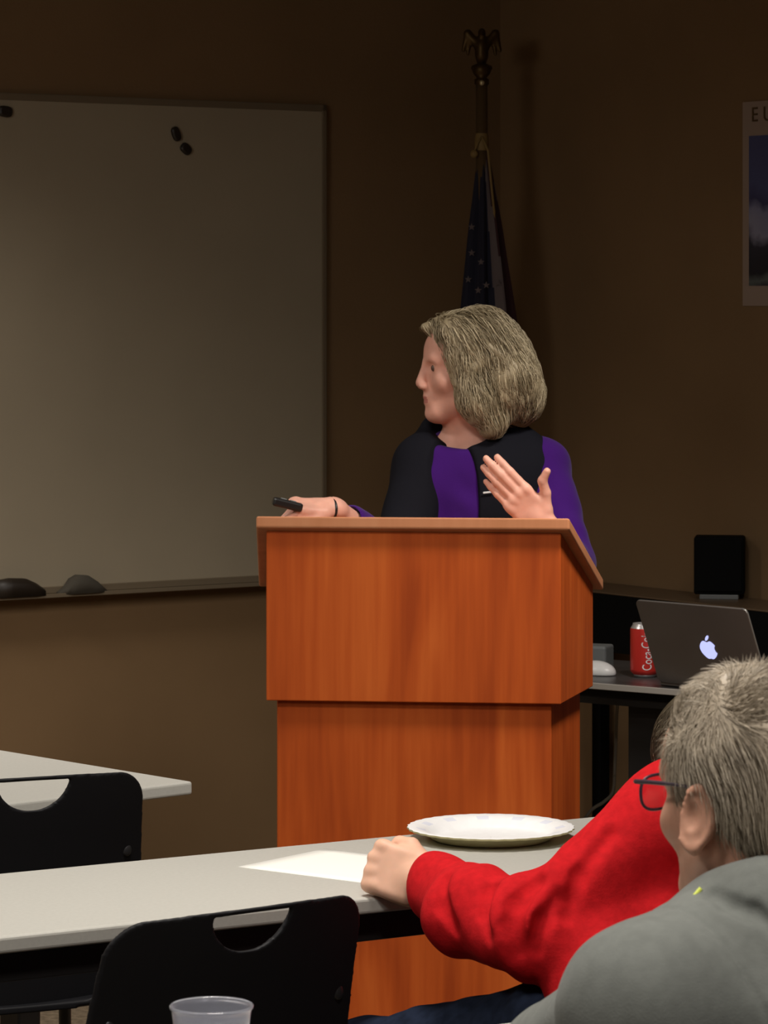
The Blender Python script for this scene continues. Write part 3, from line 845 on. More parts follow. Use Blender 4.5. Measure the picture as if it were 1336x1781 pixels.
# emblem: fruit with a bite and a leaf, lit from inside
def emblem(cx, cz_, s):
    bm = bmesh.new(); pts = []
    n = 64
    for k in range(n):
        a = 2 * PI * k / n
        x = math.cos(a) * .5; z = math.sin(a) * .5
        r = 1 + .06 * math.cos(2 * a)
        dip = math.exp(-((a - PI / 2) / .33) ** 2) * .16 + math.exp(-((a - 3 * PI / 2) / .22) ** 2) * .07
        x *= (1.0 - .12 * max(0, -math.sin(a))) * r
        z *= (1.05 - dip * 1.6)
        bx, bz = -.56, .06          # the bite shows on the left as seen from behind local x
        pts.append([x, z])
    bx, bz, br = .60, .05, .23
    out = []
    for x, z in pts:
        d = math.hypot(x - bx, z - bz)
        if d < br:
            k_ = br / d; x = bx + (x - bx) * k_; z = bz + (z - bz) * k_
        out.append((x, z))
    f = [bm.verts.new(LM @ Vector((cx + x * s, -.0046, cz_ + z * s))) for x, z in out]
    bm.faces.new(f)
    lf = []
    for k in range(20):
        t = 2 * PI * k / 20; u_, v_ = math.cos(t) * .19, math.sin(t) * .075 * (1 if True else 0)
        c, sn = math.cos(R(48)), math.sin(R(48))
        lf.append(bm.verts.new(LM @ Vector((cx + (.08 + u_ * c - v_ * sn) * s, -.0046, cz_ + (.62 + u_ * sn + v_ * c) * s))))
    bm.faces.new(lf)
    fin(bm, 'emblem', M['glow'], lid)
emblem(LW * .56, LH * .47, .046)

# soda can
cY = 7.85; cp = Vector(((1121.5 - 668) / F * cY, cY, .7405))
cn = thing('soda_can', 'red soda can with white lettering beside the laptop lid', 'can', cp)
bm = bmesh.new(); lathe(bm, [(.026, .006), (.0325, .013), (.033, .018), (.033, .108), (.0322, .111)], 40); fin(bm, 'can_body', M['canred'], cn, smooth=True)
bm = bmesh.new(); lathe(bm, [(.001, .003), (.022, .001), (.024, .0), (.0262, .006)], 40); fin(bm, 'can_bottom', M['canmetal'], cn, smooth=True)
bm = bmesh.new(); lathe(bm, [(.0322, .1108), (.0275, .119), (.0272, .122), (.0255, .122), (.0245, .1185), (.001, .1185)], 40); fin(bm, 'can_lid', M['canmetal'], cn, smooth=True)
lt_ = text_mesh('Coca-Cola', .034, 'can_lettering', M['white'], cn, 0.0003)
me = lt_.data; xs = [v.co.x for v in me.vertices]; x0, x1 = min(xs), max(xs)
ys = [v.co.y for v in me.vertices]; y0, y1 = min(ys), max(ys)
bmt = bmesh.new(); bmt.from_mesh(me)
bmesh.ops.subdivide_edges(bmt, edges=[e for e in bmt.edges if e.calc_length() > .003], cuts=2)
for v in bmt.verts:
    s = (v.co.x - x0) / (x1 - x0); tt = (v.co.y - (y0 + y1) / 2)
    a = -PI / 2 + 0.06 - tt * 0.9 / .033 + 0.05 * math.sin(s * 6)
    rr = .0334 + v.co.z * .5
    v.co = Vector((rr * math.cos(a), rr * math.sin(a), .018 + s * .088))
bmt.to_mesh(me); bmt.free()
# small grey box and white mouse
q = Vector((.497, 7.99, .7405))
bm = bmesh.new(); box(bm, (-.05, -.03, 0), (.026, .04, .058)); o = fin(bm, 'adapter_box', M['greybox'], None, bevel=.006, seg=3); place(o, q, R(-20)); tag(o, 'small grey plastic box on the dark table, just right of the lectern', 'box')
def mouse():
    q = Vector((.487, 7.895, .7405)); S = [('+', ell((0, 0, .006), (.030, .050, .026)), .0), ('&', lambda P: -P[:, 2], 0)]
    V, Q = sdf_mesh(S, (-.04, -.06, -.01), (.04, .06, .04), .002); o = np_mesh('computer_mouse', V, Q, None, M['white']); o.location = q; o.rotation_euler = (0, 0, R(50))
    tag(o, 'white computer mouse on the dark table, in front of the grey box', 'mouse')
mouse()
# hanging cord
bm = bmesh.new()
tube(bm, bez([at(1069, 1350, 8.0), at(1066, 1378, 8.0), at(1050, 1395, 8.0), at(1030, 1408, 8.0), at(1010, 1436, 8.0), at(985, 1480, 8.02), at(960, 1560, 8.02), Vector((.37, 8.03, .01)), Vector((.1, 8.1, .008))], 8), .004, 8)
tube(bm, bez([at(1069, 1350, 8.0), at(1071, 1300, 8.0), at(1073, 1240, 7.98), at(1076, 1212, 7.95)], 6), .004, 8)
tag(fin(bm, 'power_cord', M['cord'], smooth=True), 'pale cord hanging from the laptop table beside its black leg', 'cord')

# ---------------------------------------------------------------- people: shared anatomy
def head_sdf(T, ears=True, fem=False):
    j = .92 if fem else 1.0
    S = [('+', ell((0, -.015, .03), (.074, .095, .083), T), 0),
         ('+', ell((0, .028, -.035), (.057 * j, .060, .083), T), .03),
         ('+', ell((0, .047, .034), (.057, .047, .050), T), .025),
         ('+', ell((0, .074, -.101), (.020 * j, .020, .018), T), .022),
         ('+', cone((-.034, .076, .015), (.034, .076, .015), .012, .012, T), .016),
         ('+', cone((0, .0905, .006), (0, .1025, -.035), .0082, .0118, T), .012),
         ('+', ell((0, .081, -.070), (.025, .014, .020), T), .012)]
    for s in (-1, 1):
        S += [('+', cone((s * .052 * j, -.002, -.055), (s * .018, .062, -.100), .020, .018, T), .022),
              ('+', ell((s * .038, .058, -.032), (.024, .022, .022), T), .02),
              ('+', ell((s * .0115, .099, -.043), (.0075, .0095, .007), T), .006),
              ('-', ell((s * .031, .093, -.002), (.019, .014, .011), T), .010),
              ('+', ell((s * .031, .071, -.003), (.0125, .0125, .0115), T), .004),
              ('+', cone((s * .018, .083, .0045), (s * .042, .074, .0035), .0028, .0025, T), .003)]
    S += [('+', ell((0, .085, -.057), (.016, .010, .014), T), .010), ('+', ell((0, .091, -.0655), (.019, .006, .0045), T), .005), ('+', ell((0, .089, -.0775), (.017, .0065, .0055), T), .005),
          ('-', cone((-.021, .0965, -.0715), (.021, .0965, -.0715), .0015, .0015, T), .0015)]
    if ears:
        for s in (-1, 1):
            # rotate the ear plate: leans back and stands off the skull
            a = R(14); c, sn = math.cos(a), math.sin(a)
            rot = np.array([[1, 0, 0], [0, c, -sn], [0, sn, c]])
            b = R(-s * 24); cb, sb = math.cos(b), math.sin(b)
            rz = np.array([[cb, -sb, 0], [sb, cb, 0], [0, 0, 1]])
            RR = rz @ rot
            ctr = np.array((s * .080, -.014, -.020))
            S += [('+', ell(ctr, (.0045, .0185, .031), T, RR), .006)]
            def helix(P, ctr=ctr, RR=RR, s=s, T=T):
                p = (toloc(T, P) - ctr - np.array((s * .003, 0, 0))) @ RR
                rr = np.hypot(p[:, 1] / .0175, p[:, 2] / .030)
                q = (rr - 1) * .021
                d = np.hypot(q, p[:, 0]) - (.0038 - .0012 * np.clip(-p[:, 2] / .03, 0, 1))
                fade = np.maximum(0, (p[:, 1] - .010)) * .5 * (np.abs(p[:, 2]) < .022)
                return d + fade
            S += [('+', helix, .003),
                  ('-', ell(ctr + np.array((s * .006, .003, .002)), (.0055, .0085, .014), T, RR), .004),
                  ('+', ell(ctr + np.array((s * .001, .006, -.028)), (.0055, .0085, .0095), T), .005),
                  ('+', ell(ctr + np.array((s * .002, .0135, -.006)), (.0045, .0035, .0065), T), .003)]
    return S

def hand_sdf(T, curl=(15, 15, 15, 18), thumb=((.026, .018, -.004), (.050, .046, -.010), (.062, .070, -.008), (.066, .090, -.004)), spread=1.0, k=.0045, fat=1.0):
    """T: origin at the wrist, x = thumb side, y = towards the fingers, z = back of the hand."""
    S = [('+', rbox((0, .046, -.001), (.037, .043, .0125), .011, T), .012),
         ('+', ell((.016, .026, -.007), (.018, .026, .012), T), .01), ('+', ell((-.020, .030, -.006), (.015, .028, .012), T), .01),
         ('+', cone((0, -.02, 0), (0, .012, 0), .025, .026, T, (1, 1, 1.35)), .015)]
    bases = [(.0275, .086), (.0095, .091), (-.0085, .088), (-.0260, .079)]
    lens = [(.040, .024, .018), (.044, .028, .019), (.041, .026, .018), (.032, .020, .017)]
    rad = [.0088, .0090, .0085, .0076]
    for i in range(4):
        x, y = bases[i]; p = np.array((x, y - .012, 0.0)); ang = 0; fan = (1.5 - i) * .045 * spread
        S.append(('+', ell((x, y - .010, .004), (.0095, .012, .0095), T), .006))
        fs_ = []
        for q, L in enumerate(lens[i]):
            c = curl[i] if not hasattr(curl[i], '__len__') else curl[i][q]
            ang += R(c)
            d = np.array((math.sin(fan) * math.cos(ang), math.cos(fan) * math.cos(ang), -math.sin(ang)))
            L2 = L + (.012 if q == 0 else 0)
            e = p + d * L2
            r0 = rad[i] * fat * (1 - .08 * q); r1 = rad[i] * fat * (1 - .08 * (q + 1))
            fs_.append((p, e, r0, r1)); p = e
        def finger(P, fs_=fs_):
            d = None
            for a, b, r0, r1 in fs_:
                e = cone(a, b, r0, r1, T)(P); d = e if d is None else smin(d, e, .003)
            return d
        S.append(('+', finger, .0035))
    th = [np.array(t) for t in thumb]; tr = [.0135, .0112, .0100, .0082]
    def tf(P):
        d = None
        for i in range(3):
            e = cone(th[i], th[i + 1], tr[i], tr[i + 1], T)(P); d = e if d is None else smin(d, e, .004)
        return d
    S.append(('+', tf, .008))
    return S

def seeds_on(V, Q, n, ok=None, seed=3):
    g = np.random.default_rng(seed)
    C = V[Q].mean(axis=1)
    if ok is not None: C = C[ok(C)]
    return C[g.integers(0, len(C), n)] + g.normal(size=(n, 3)) * .0008

def eyeballs(T, parent):
    for s in (-1, 1):
        bm = bmesh.new(); bmesh.ops.create_uvsphere(bm, u_segments=14, v_segments=10, radius=.0085 * T[2])
        o = fin(bm, 'eye', M['eye'], parent, True)
        w = toworld(T, (s * .032, .0775, -.003)); o.location = Vector(w) - parent.location

# ================================================================ the speaker behind the lectern
wx, wy = .185, 7.44
wo = thing('person', 'woman behind the lectern in a purple sweater and black vest, one hand raised', 'person', (wx, wy, 0))
hz = R(8)     # head turned to the picture's left, a touch towards the room
f_ = (-math.cos(hz), -math.sin(hz), .0); r_ = (-math.sin(hz), math.cos(hz), 0)   # x_local (its right) = f x up
TH = fr((.181, 7.43, 1.455), np.cross(f_, (0, 0, 1)), f_, (0, 0, 1))
shL, shR = np.array((.343, 7.45, 1.238)), np.array((.088, 7.43, 1.238))
elL, wrL = np.array((.402, 7.335, 1.04)), np.array((.334, 7.075, 1.132))
elR, wrR = np.array((.025, 7.315, 1.05)), np.array((-.105, 7.09, 1.170))
yL = np.array((-.70, -.06, .70)); yL /= np.linalg.norm(yL)
zL = np.array((-.10, -1, -.12)); xL = np.cross(yL, zL); zL = np.cross(xL, yL)
THL = fr(wrL + yL * .012, xL, yL, zL, .97)
yR = np.array((-.88, -.42, .06)); yR /= np.linalg.norm(yR)
zR = np.array((.05, -.35, .93)); xR = -np.cross(yR, zR); zR = -np.cross(xR, yR)
if zR[2] < 0: zR = -zR
THR = fr(wrR + yR * .012, xR, yR, zR, .90)
S = head_sdf(TH, ears=True, fem=True)
S += [('+', cone(toworld(TH, (0, -.028, -.055)), (.190, 7.455, 1.30), .046, .050), .03),
      ('+', cone((.190, 7.455, 1.31), (.200, 7.46, 1.24), .052, .07), .03),
      ('+', cone(shR, shL, .045, .045), .06),
      ('+', ell((.202, 7.46, 1.13), (.145, .085, .17)), .05), ('+', ell((.202, 7.46, .93), (.145, .095, .16)), .05),
      ('+', cone(shL, elL, .040, .034), .03), ('+', cone(elL, wrL, .033, .023), .012),
      ('+', cone(shR, elR, .040, .034), .03), ('+', cone(elR, wrR, .033, .023), .012),
      ('+', cone((.13, 7.46, .88), (.12, 7.47, .08), .075, .04), .04), ('+', cone((.275, 7.46, .88), (.285, 7.47, .08), .075, .04), .04)]
S += hand_sdf(THL, spread=.05, fat=1.13, curl=((6, 8, 8), (3, 8, 8), (5, 9, 8), (8, 10, 8)), thumb=((.026, .018, -.002), (.050, .042, .0), (.064, .066, .004), (.086, .074, .008)))
S += hand_sdf(THR, curl=((28, 42, 30), (45, 55, 35), (55, 60, 40), (60, 60, 40)), thumb=((.026, .018, -.006), (.040, .046, -.020), (.036, .074, -.022), (.030, .092, -.020)))
def lipzone(T):
    def z(C):
        p = toloc(T, C)
        return ((np.abs(p[:, 2] + .0715) < .0075) & (np.abs(p[:, 0]) < .018) & (p[:, 1] > .088)).astype(int)
    return z
organic('body', S, (-.26, 6.85, .04), (.50, 7.62, 1.62), .003, wo, [M['skin_w'], M['lips']], 1, None, lipzone(TH))
eyeballs(TH, wo)
# eyebrow
for s in (-1, 1):
    bm = bmesh.new(); tube(bm, [toworld(TH, p) - np.array((wx, wy, 0)) for p in ((s * .016, .0855, .0165), (s * .030, .083, .0205), (s * .044, .071, .018))], [.0018, .0022, .001], 6)
    fin(bm, 'eyebrow', M['hair_r'], wo, True)
# hair: wavy bob
HS = [('+', ell((0, -.022, .032), (.086, .098, .084), TH), 0),
      ('+', ell((0, -.066, -.022), (.096, .082, .085), TH), .03),
      ('+', ell((0, -.098, -.068), (.085, .060, .055), TH), .03)]
for s in (-1, 1):
    HS += [('+', cone((s * .066, .018, .052), (s * .078, -.006, -.070), .026, .030, TH), .03),
           ('+', cone((s * .078, -.006, -.070), (s * .070, -.040, -.118), .028, .026, TH), .03),
           ('+', cone((s * .05, -.03, .08), (s * .075, -.085, -.03), .04, .042, TH), .03)]
HS += [('-', ell((0, .120, -.030), (.105, .085, .092), TH), .018), ('-', ell((0, .060, -.115), (.062, .062, .075), TH), .015),
       ('+', cone((-.05, .045, .082), (.05, .045, .082), .022, .022, TH), .03),
       ('+', cone((0, .052, .088), (0, .094, .084), .020, .008, TH), .02)]
def hdisp(V):
    p = toloc(TH, V)
    ph = np.arctan2(p[:, 0], -p[:, 1] - .0)
    lock = np.abs(np.sin(ph * 7 + 26 * p[:, 2] + 1.3 * np.sin(p[:, 2] * 55 + ph * 2))) ** .7
    return (lock - .55) * .020 * np.clip((.10 - p[:, 2]) / .10, .15, 1) + wav(V, 70, 3) * .010 * np.clip((.08 - p[:, 2]) / .12, .2, 1)
def htone(V):
    p = toloc(TH, V); return np.clip(.28 + .25 * wav(V, 70, 8), 0, 1)
ho, HV, HQ = organic('hair', HS, (-.02, 7.24, 1.26), (.42, 7.62, 1.62), .0025, wo, M['hair_w'], 1, hdisp, None, htone)
def hdir(P, sd, i):
    p = toloc(TH, P)
    a = np.zeros_like(p)
    a[:, 2] = -1.0
    a[:, 1] = -.35 - .5 * np.clip(p[:, 2] / .1, 0, 1) + .30 * np.sin(i * .9 + wav(P, 22, 5) * 4 + sd * 1.2)
    a[:, 0] = .25 * np.sign(p[:, 0]) * np.clip(p[:, 2] / .1, 0, 1)+ .2 * np.sin(i * 1.1 + sd * 2 + wav(P, 30, 9) * 3)
    return a @ TH[0]
sd_ = seeds_on(HV, HQ, 5200, lambda C: toloc(TH, C)[:, 2] > -.10, 4)
st = strands('hair_strands', HS, sd_, hdir, ho, M['hair_w'], 9, .0085, .00115, lambda sd, i: .001 + .009 * sd * (1 + .3 * math.sin(i * 1.3)), 5)
st.matrix_parent_inverse = Matrix.Identity(4)

# sweater
elLc = elL; 
SW = [('+', cone(shR + np.array((.01, 0, .0)), shL + np.array((-.01, 0, 0)), .056, .056), 0), ('+', ell((.202, 7.455, 1.14), (.165, .108, .19)), .05), ('+', ell((.202, 7.46, .94), (.172, .118, .17)), .05),
      ('+', cone((.192, 7.455, 1.30), (.20, 7.46, 1.22), .062, .09), .03),
      ('+', cone(shL, elL, .057, .047), .03), ('+', cone(elL, elL + (wrL - elL) * .80, .045, .036), .02),
      ('+', cone(shR, elR, .057, .047), .03), ('+', cone(elR, elR + (wrR - elR) * .72, .045, .036), .02),
      ('-', cone(wrL - (wrL - elL) * .22, wrL + (wrL - elL) * .3, .029, .029), .004), ('-', cone(wrR - (wrR - elR) * .30, wrR + (wrR - elR) * .3, .029, .029), .004),
      ('-', ell((.165, 7.40, 1.335), (.075, .085, .055)), .012)]
wd = lambda V: wav(V, 55, 21) * .005 + wav(V, 120, 22) * .0018
organic('sweater', SW, (-.12, 7.08, .74), (.50, 7.62, 1.40), .0035, wo, M['purple'], 2, wd)
# open vest over it, collar standing behind the hair
VT = [('+', cone(shR + np.array((.0, 0, .004)), shL + np.array((-.03, 0, .004)), .062, .064), 0), ('+', ell((.202, 7.455, 1.14), (.178, .122, .20)), .05), ('+', ell((.202, 7.46, .94), (.184, .130, .17)), .05),
      ('+', cone((.265, 7.47, 1.30), (.285, 7.46, 1.25), .045, .06), .03), ('+', cone((.12, 7.49, 1.31), (.10, 7.47, 1.25), .04, .05), .03), ('+', cone((.12, 7.53, 1.30), (.28, 7.53, 1.31), .03, .03), .03),
      ('-', ell((.165, 7.41, 1.35), (.078, .095, .075)), .01),
      ('-', ell((.140, 7.30, 1.16), (.064, .115, .30)), .006),
      ('-', ell((.435, 7.44, 1.20), (.085, .16, .13)), .012), ('-', ell((-.050, 7.43, 1.13), (.075, .16, .12)), .012),
      ('-', cone(shL + np.array((.03, 0, 0)), elL, .060, .055), .008), ('+', cone(shR, shR + (elR - shR) * .95, .062, .056), .03)]
vd = lambda V: wav(V, 40, 31) * .006
vo, VV, VQ = organic('vest', VT, (-.05, 7.26, .76), (.46, 7.64, 1.40), .0035, wo, M['vest'], 2, vd)
# small pale emblem on the vest
def surf_y(S, x, z, y0, y1):
    ys = np.linspace(y0, y1, 300); d = sdf_eval(S, np.stack([np.full(300, x), ys, np.full(300, z)], 1)); i = int(np.argmax(d < 0)); return ys[i]
lx, lz = (849 - 668) / F * 7.34, EYE - (856 - HY) / F * 7.34
ly = surf_y(VT, lx, lz, 7.2, 7.5) - .006
bm = bmesh.new(); box(bm, (-.011, -.0015, -.0020), (.011, .001, .0020)); o = fin(bm, 'vest_emblem', M['white'], vo, bevel=.001)
o.matrix_parent_inverse = Matrix.Identity(4); o.location = (lx, ly, lz); o.rotation_euler = (0, R(-6), 0)
# trousers and shoes
organic('trousers', [('+', cone((.13, 7.46, .86), (.115, 7.47, .10), .095, .065), 0), ('+', cone((.275, 7.46, .86), (.29, 7.47, .10), .095, .065), .02), ('+', ell((.202, 7.46, .86), (.16, .12, .12)), .05)],
        (-.02, 7.28, .01), (.44, 7.64, 1.0), .006, wo, M['trouser'], 2, wd)
for x in (.115, .29):
    organic('shoe', [('+', ell((x, 7.42, .035), (.045, .125, .045)), 0), ('+', ell((x, 7.48, .06), (.04, .06, .06)), .03), ('&', lambda P: .001 - P[:, 2], 0)], (x - .08, 7.26, -.01), (x + .08, 7.60, .14), .005, wo, M['black'], 1)
# wristband
bm = bmesh.new(); c = wrR + yR * .004; ax = Vector(yR)
u_ = Vector(xR); v_ = Vector(zR)
tube(bm, [Vector(c) - wo.location + (u_ * math.cos(a) * .0265 + v_ * math.sin(a) * .0205) for a in [2 * PI * k / 24 for k in range(24)]], .0035, 6, closed=True)
fin(bm, 'wristband', M['black'], wo, True)
# clicker held in her right hand
cc = toworld(THR, (.010, .098, -.016))
bm = bmesh.new(); box(bm, (-.031, -.013, -.009), (.031, .013, .009)); o = fin(bm, 'presentation_remote', M['black'], bevel=.005, seg=3)
bm = bmesh.new(); box(bm, (-.016, -.008, .0085), (-.004, .008, .0105)); fin(bm, 'button', M['greybox'], o, bevel=.001)
bm = bmesh.new(); box(bm, (.004, -.008, .0085), (.016, .008, .0105)); fin(bm, 'button', M['greybox'], o, bevel=.001)
o.location = (cc[0] - .002, cc[1] - .020, cc[2] + .022); o.rotation_euler = (0, R(14), R(8))
tag(o, 'small black remote held over the lectern in the speaking woman\'s hand', 'remote')

# ================================================================ the person in red at the middle table
ro = thing('person', 'person in red fleece and dark jeans leaning on the middle table, fist on its edge', 'person', (.45, 4.72, 0))
shl = np.array((.392, 4.79, .868)); elb = np.array((.190, 4.70, .744)); wri = np.array((.064, 4.930, .768))
shr = np.array((.64, 5.0, .88)); elr = np.array((.62, 5.12, .812)); wrr = np.array((.50, 5.24, .790))
yh = np.array((-.84, .50, .20)); yh /= np.linalg.norm(yh); zh = np.array((-.40, -.80, .38)); xh = np.cross(yh, zh); zh = np.cross(xh, yh)
TF = fr(wri + yh * .006 - np.array((0, 0, .004)), xh, yh, zh, 1.08)
yh2 = np.array((-.95, .25, 0)); zh2 = np.array((0, 0, 1.)); xh2 = -np.cross(yh2, zh2)
TF2 = fr(wrr, xh2, yh2, zh2, .98)
fR = np.array((-.50, .82, -.28)); fR /= np.linalg.norm(fR); upR = np.array((-.20, .1, .97)); xr = np.cross(fR, upR); upR = np.cross(xr, fR)
TR = fr((.468, 4.90, .925), xr, fR, upR, .95)
S = head_sdf(TR)
S += [('+', cone(toworld(TR, (0, -.03, -.05)), (.53, 4.88, .84), .052, .055), .03), ('+', cone(shl, shr, .045, .045), .05),
      ('+', cone((.52, 4.86, .82), (.56, 4.66, .56), .11, .11), .06), ('+', cone(shl, elb, .042, .036), .03), ('+', cone(elb, wri, .036, .026), .015),
      ('+', cone(shr, elr, .042, .036), .03), ('+', cone(elr, wrr, .036, .026), .015),
      ('+', cone((.48, 4.60, .55), (.25, 4.72, .58), .08, .07), .05), ('+', cone((.25, 4.72, .58), (-.02, 5.0, .485), .065, .048), .03), ('+', cone((-.02, 5.0, .485), (.0, 5.06, .07), .045, .035), .03),
      ('+', cone((.60, 4.72, .53), (.28, 5.10, .50), .07, .05), .05), ('+', cone((.28, 5.10, .50), (.30, 5.22, .07), .045, .035), .03)]
S += hand_sdf(TF, curl=((62, 80, 50), (66, 82, 50), (70, 84, 50), (74, 84, 50)), thumb=((.026, .018, -.004), (.042, .046, -.014), (.042, .070, -.026), (.028, .084, -.038)))
S += hand_sdf(TF2, curl=((20, 25, 20),) * 4)
organic('body', S, (-.14, 4.40, .03), (.80, 5.40, 1.12), .003, ro, [M['skin_r'], M['lips']], 1, None, lipzone(TR))
HS2 = [('+', ell((0, -.020, .036), (.084, .100, .090), TR), 0), ('+', ell((0, -.05, -.01), (.08, .07, .08), TR), .03), ('-', ell((0, .125, -.045), (.09, .088, .11), TR), .015)]
h2, V2, Q2 = organic('hair', HS2, (.32, 4.74, .80), (.62, 5.06, 1.10), .003, ro, M['hair_r'], 1, lambda V: wav(V, 90, 41) * .004, None, lambda V: np.clip(.4 + .3 * wav(V, 60, 42), 0, 1))
def hdir2(P, sd, i):
    p = toloc(TR, P); a = np.zeros_like(p); a[:, 2] = -1; a[:, 1] = .4 * np.clip(p[:, 2] / .1, 0, 1) + .3 * (sd - .5); a[:, 0] = .3 * (sd - .5); return a @ TR[0]
st = strands('hair_strands', HS2, seeds_on(V2, Q2, 3000, None, 6), hdir2, h2, M['hair_r'], 6, .007, .0008, lambda sd, i: .001 + .005 * sd, 7)
st.matrix_parent_inverse = Matrix.Identity(4)
SR = [('+', cone(shl, shr, .070, .065), 0), ('+', cone((.52, 4.86, .82), (.52, 4.68, .58), .13, .135), .06), ('+', ell((.40, 4.70, .60), (.13, .10, .10)), .05), ('+', ell((.32, 4.665, .655), (.105, .085, .085)), .05),
      ('+', ell((.415, 4.80, .885), (.07, .065, .060)), .05),
      ('+', cone(shl, elb, .066, .058), .035), ('+', cone(elb, elb + (wri - elb) * .88, .062, .049), .02), ('+', ell((.135, 4.79, .740), (.085, .062, .060)), .03),
      ('+', cone((.38, 4.74, .74), (.25, 4.68, .715), .055, .040), .05),
      ('+', cone(shr, elr, .062, .055), .03), ('+', cone(elr, elr + (wrr - elr) * .85, .055, .044), .02),
      ('+', cone(toworld(TR, (0, -.035, -.07)), (.53, 4.88, .84), .068, .075), .03),
      ('-', cone(wri - (wri - elb) * .14, wri + (wri - elb) * .3, .036, .036), .006), ('-', cone(wrr - (wrr - elr) * .18, wrr + (wrr - elr) * .3, .036, .036), .006),
      ('-', cone(toworld(TR, (0, -.03, -.06)), toworld(TR, (0, 0, .1)), .06, .10), .01)]
for pp, rr_ in (([(935, 1530), (900, 1565), (888, 1610), (900, 1655)], .010), ([(972, 1560), (945, 1600), (930, 1650)], .007), ([(852, 1540), (838, 1580), (850, 1630)], .006), ([(775, 1530), (768, 1570), (790, 1615)], .006), ([(1060, 1450), (1010, 1520), (985, 1590)], .007)):
    SR += carve(SR, pp, rr_, .016, 4.4, 5.2)
fa = (wri - elb) / np.linalg.norm(wri - elb); ua = (shl - elb) / np.linalg.norm(shl - elb)
def rdisp(V):
    q = V - elb; s1 = q @ fa; s2 = q @ ua
    w = np.exp(-(np.linalg.norm(q, axis=1) / .13) ** 2)
    crease = np.sin((s1 - s2) * 62 + wav(V, 22, 51) * 5.0) * .005 * w
    w2 = np.exp(-((s1 - .19) / .06) ** 2) * (np.abs(s2) < .3)
    return crease + np.sin(s1 * 130 + wav(V, 30, 52) * 4) * .001 * w2 + wav(V, 34, 53) * .008 + wav(V, 90, 54) * .0025
organic('fleece_top', SR, (-.02, 4.46, .44), (.80, 5.34, 1.02), .003, ro, M['red'], 2, rdisp)
SJ = [('+', cone((.46, 4.60, .555), (.25, 4.72, .580), .10, .088), 0), ('+', cone((.25, 4.72, .580), (-.02, 5.0, .485), .088, .070), .04), ('+', cone((-.02, 4.99, .485), (.0, 5.06, .10), .068, .058), .03),
      ('+', cone((.60, 4.74, .54), (.28, 5.10, .50), .10, .072), .04), ('+', cone((.28, 5.10, .50), (.30, 5.22, .10), .068, .058), .03), ('+', ell((.55, 4.62, .54), (.14, .13, .10)), .05)]
organic('jeans', SJ, (-.14, 4.40, .05), (.76, 5.34, .72), .004, ro, M['jeans'], 2, lambda V: wav(V, 50, 61) * .006 + wav(V, 110, 62) * .002)
for x, y in ((-.01, 5.09), (.29, 5.26)):
    organic('shoe', [('+', ell((x, y, .038), (.05, .13, .045)), 0), ('+', ell((x + .01, y - .05, .07), (.042, .06, .06)), .03), ('&', lambda P: .001 - P[:, 2], 0)], (x - .09, y - .17, -.01), (x + .09, y + .17, .15), .005, ro, M['black'], 1)

# ================================================================ the man in grey, nearest
mo = thing('person', 'grey haired man in glasses and grey sweatshirt seen from behind, nearest the camera', 'person', (.40, 3.45, 0))
ps = R(35)
fm = np.array((-math.sin(ps), math.cos(ps), -.05)); fm /= np.linalg.norm(fm); upm = np.array((-.03, .03, 1.)); xm = np.cross(fm, upm); upm = np.cross(xm, fm)
TM = fr((.374, 3.53, 1.098), xm, fm, upm, 1.03)
pb = R(36); lb = np.array((-math.cos(pb), -math.sin(pb), 0)); fb = np.array((-math.sin(pb), math.cos(pb), 0))
nk = np.array((.408, 3.475, .975))
msL = nk + lb * .180 + np.array((0, 0, -.072)) ; msR = nk - lb * .185 + np.array((0, 0, -.060))
meL = np.array((.185, 3.60, .800)); mwL = np.array((.36, 3.80, .785)); meR = msR + fb * .22 + np.array((.02, 0, -.13)); mwR = meR + np.array((-.15, .14, -.015))
S = head_sdf(TM)
S += [('+', cone(toworld(TM, (0, -.032, -.04)), nk + np.array((0, 0, .0)), .058, .062), .03),
      ('+', cone(toworld(TM, (0, -.075, -.02)), nk - fb * .03, .035, .06), .03),
      ('+', cone(msL, msR, .05, .05), .05), ('+', cone(nk + np.array((0, 0, -.10)), nk - fb * .10 + np.array((0, 0, -.40)), .12, .13), .06),
      ('+', cone(msL, meL, .045, .038), .03), ('+', cone(meL, mwL, .038, .027), .015), ('+', cone(msR, meR, .045, .038), .03), ('+', cone(meR, mwR, .038, .027), .015)]
pel = np.array((.46, 3.34, .54))
for s in (-1, 1):
    h0 = pel - lb * s * .09; k0 = h0 + fb * .42 + np.array((0, 0, -.03)); a0 = k0 + np.array((0, .02, -.44))
    S += [('+', cone(h0, k0, .075, .052), .04), ('+', cone(k0, a0, .05, .035), .03)]
yy = (mwL - meL) / np.linalg.norm(mwL - meL); S += hand_sdf(fr(mwL, np.cross(yy, (0, 0, 1.)), yy, (0, 0, 1.)), curl=((20, 25, 20),) * 4)
yy = (mwR - meR) / np.linalg.norm(mwR - meR); S += hand_sdf(fr(mwR, -np.cross(yy, (0, 0, 1.)), yy, (0, 0, 1.)), curl=((20, 25, 20),) * 4)
organic('body', S, (.05, 3.15, .02), (.85, 4.12, 1.24), .0022, mo, [M['skin_m'], M['lips']], 1, None, lipzone(TM))
eyeballs(TM, mo)
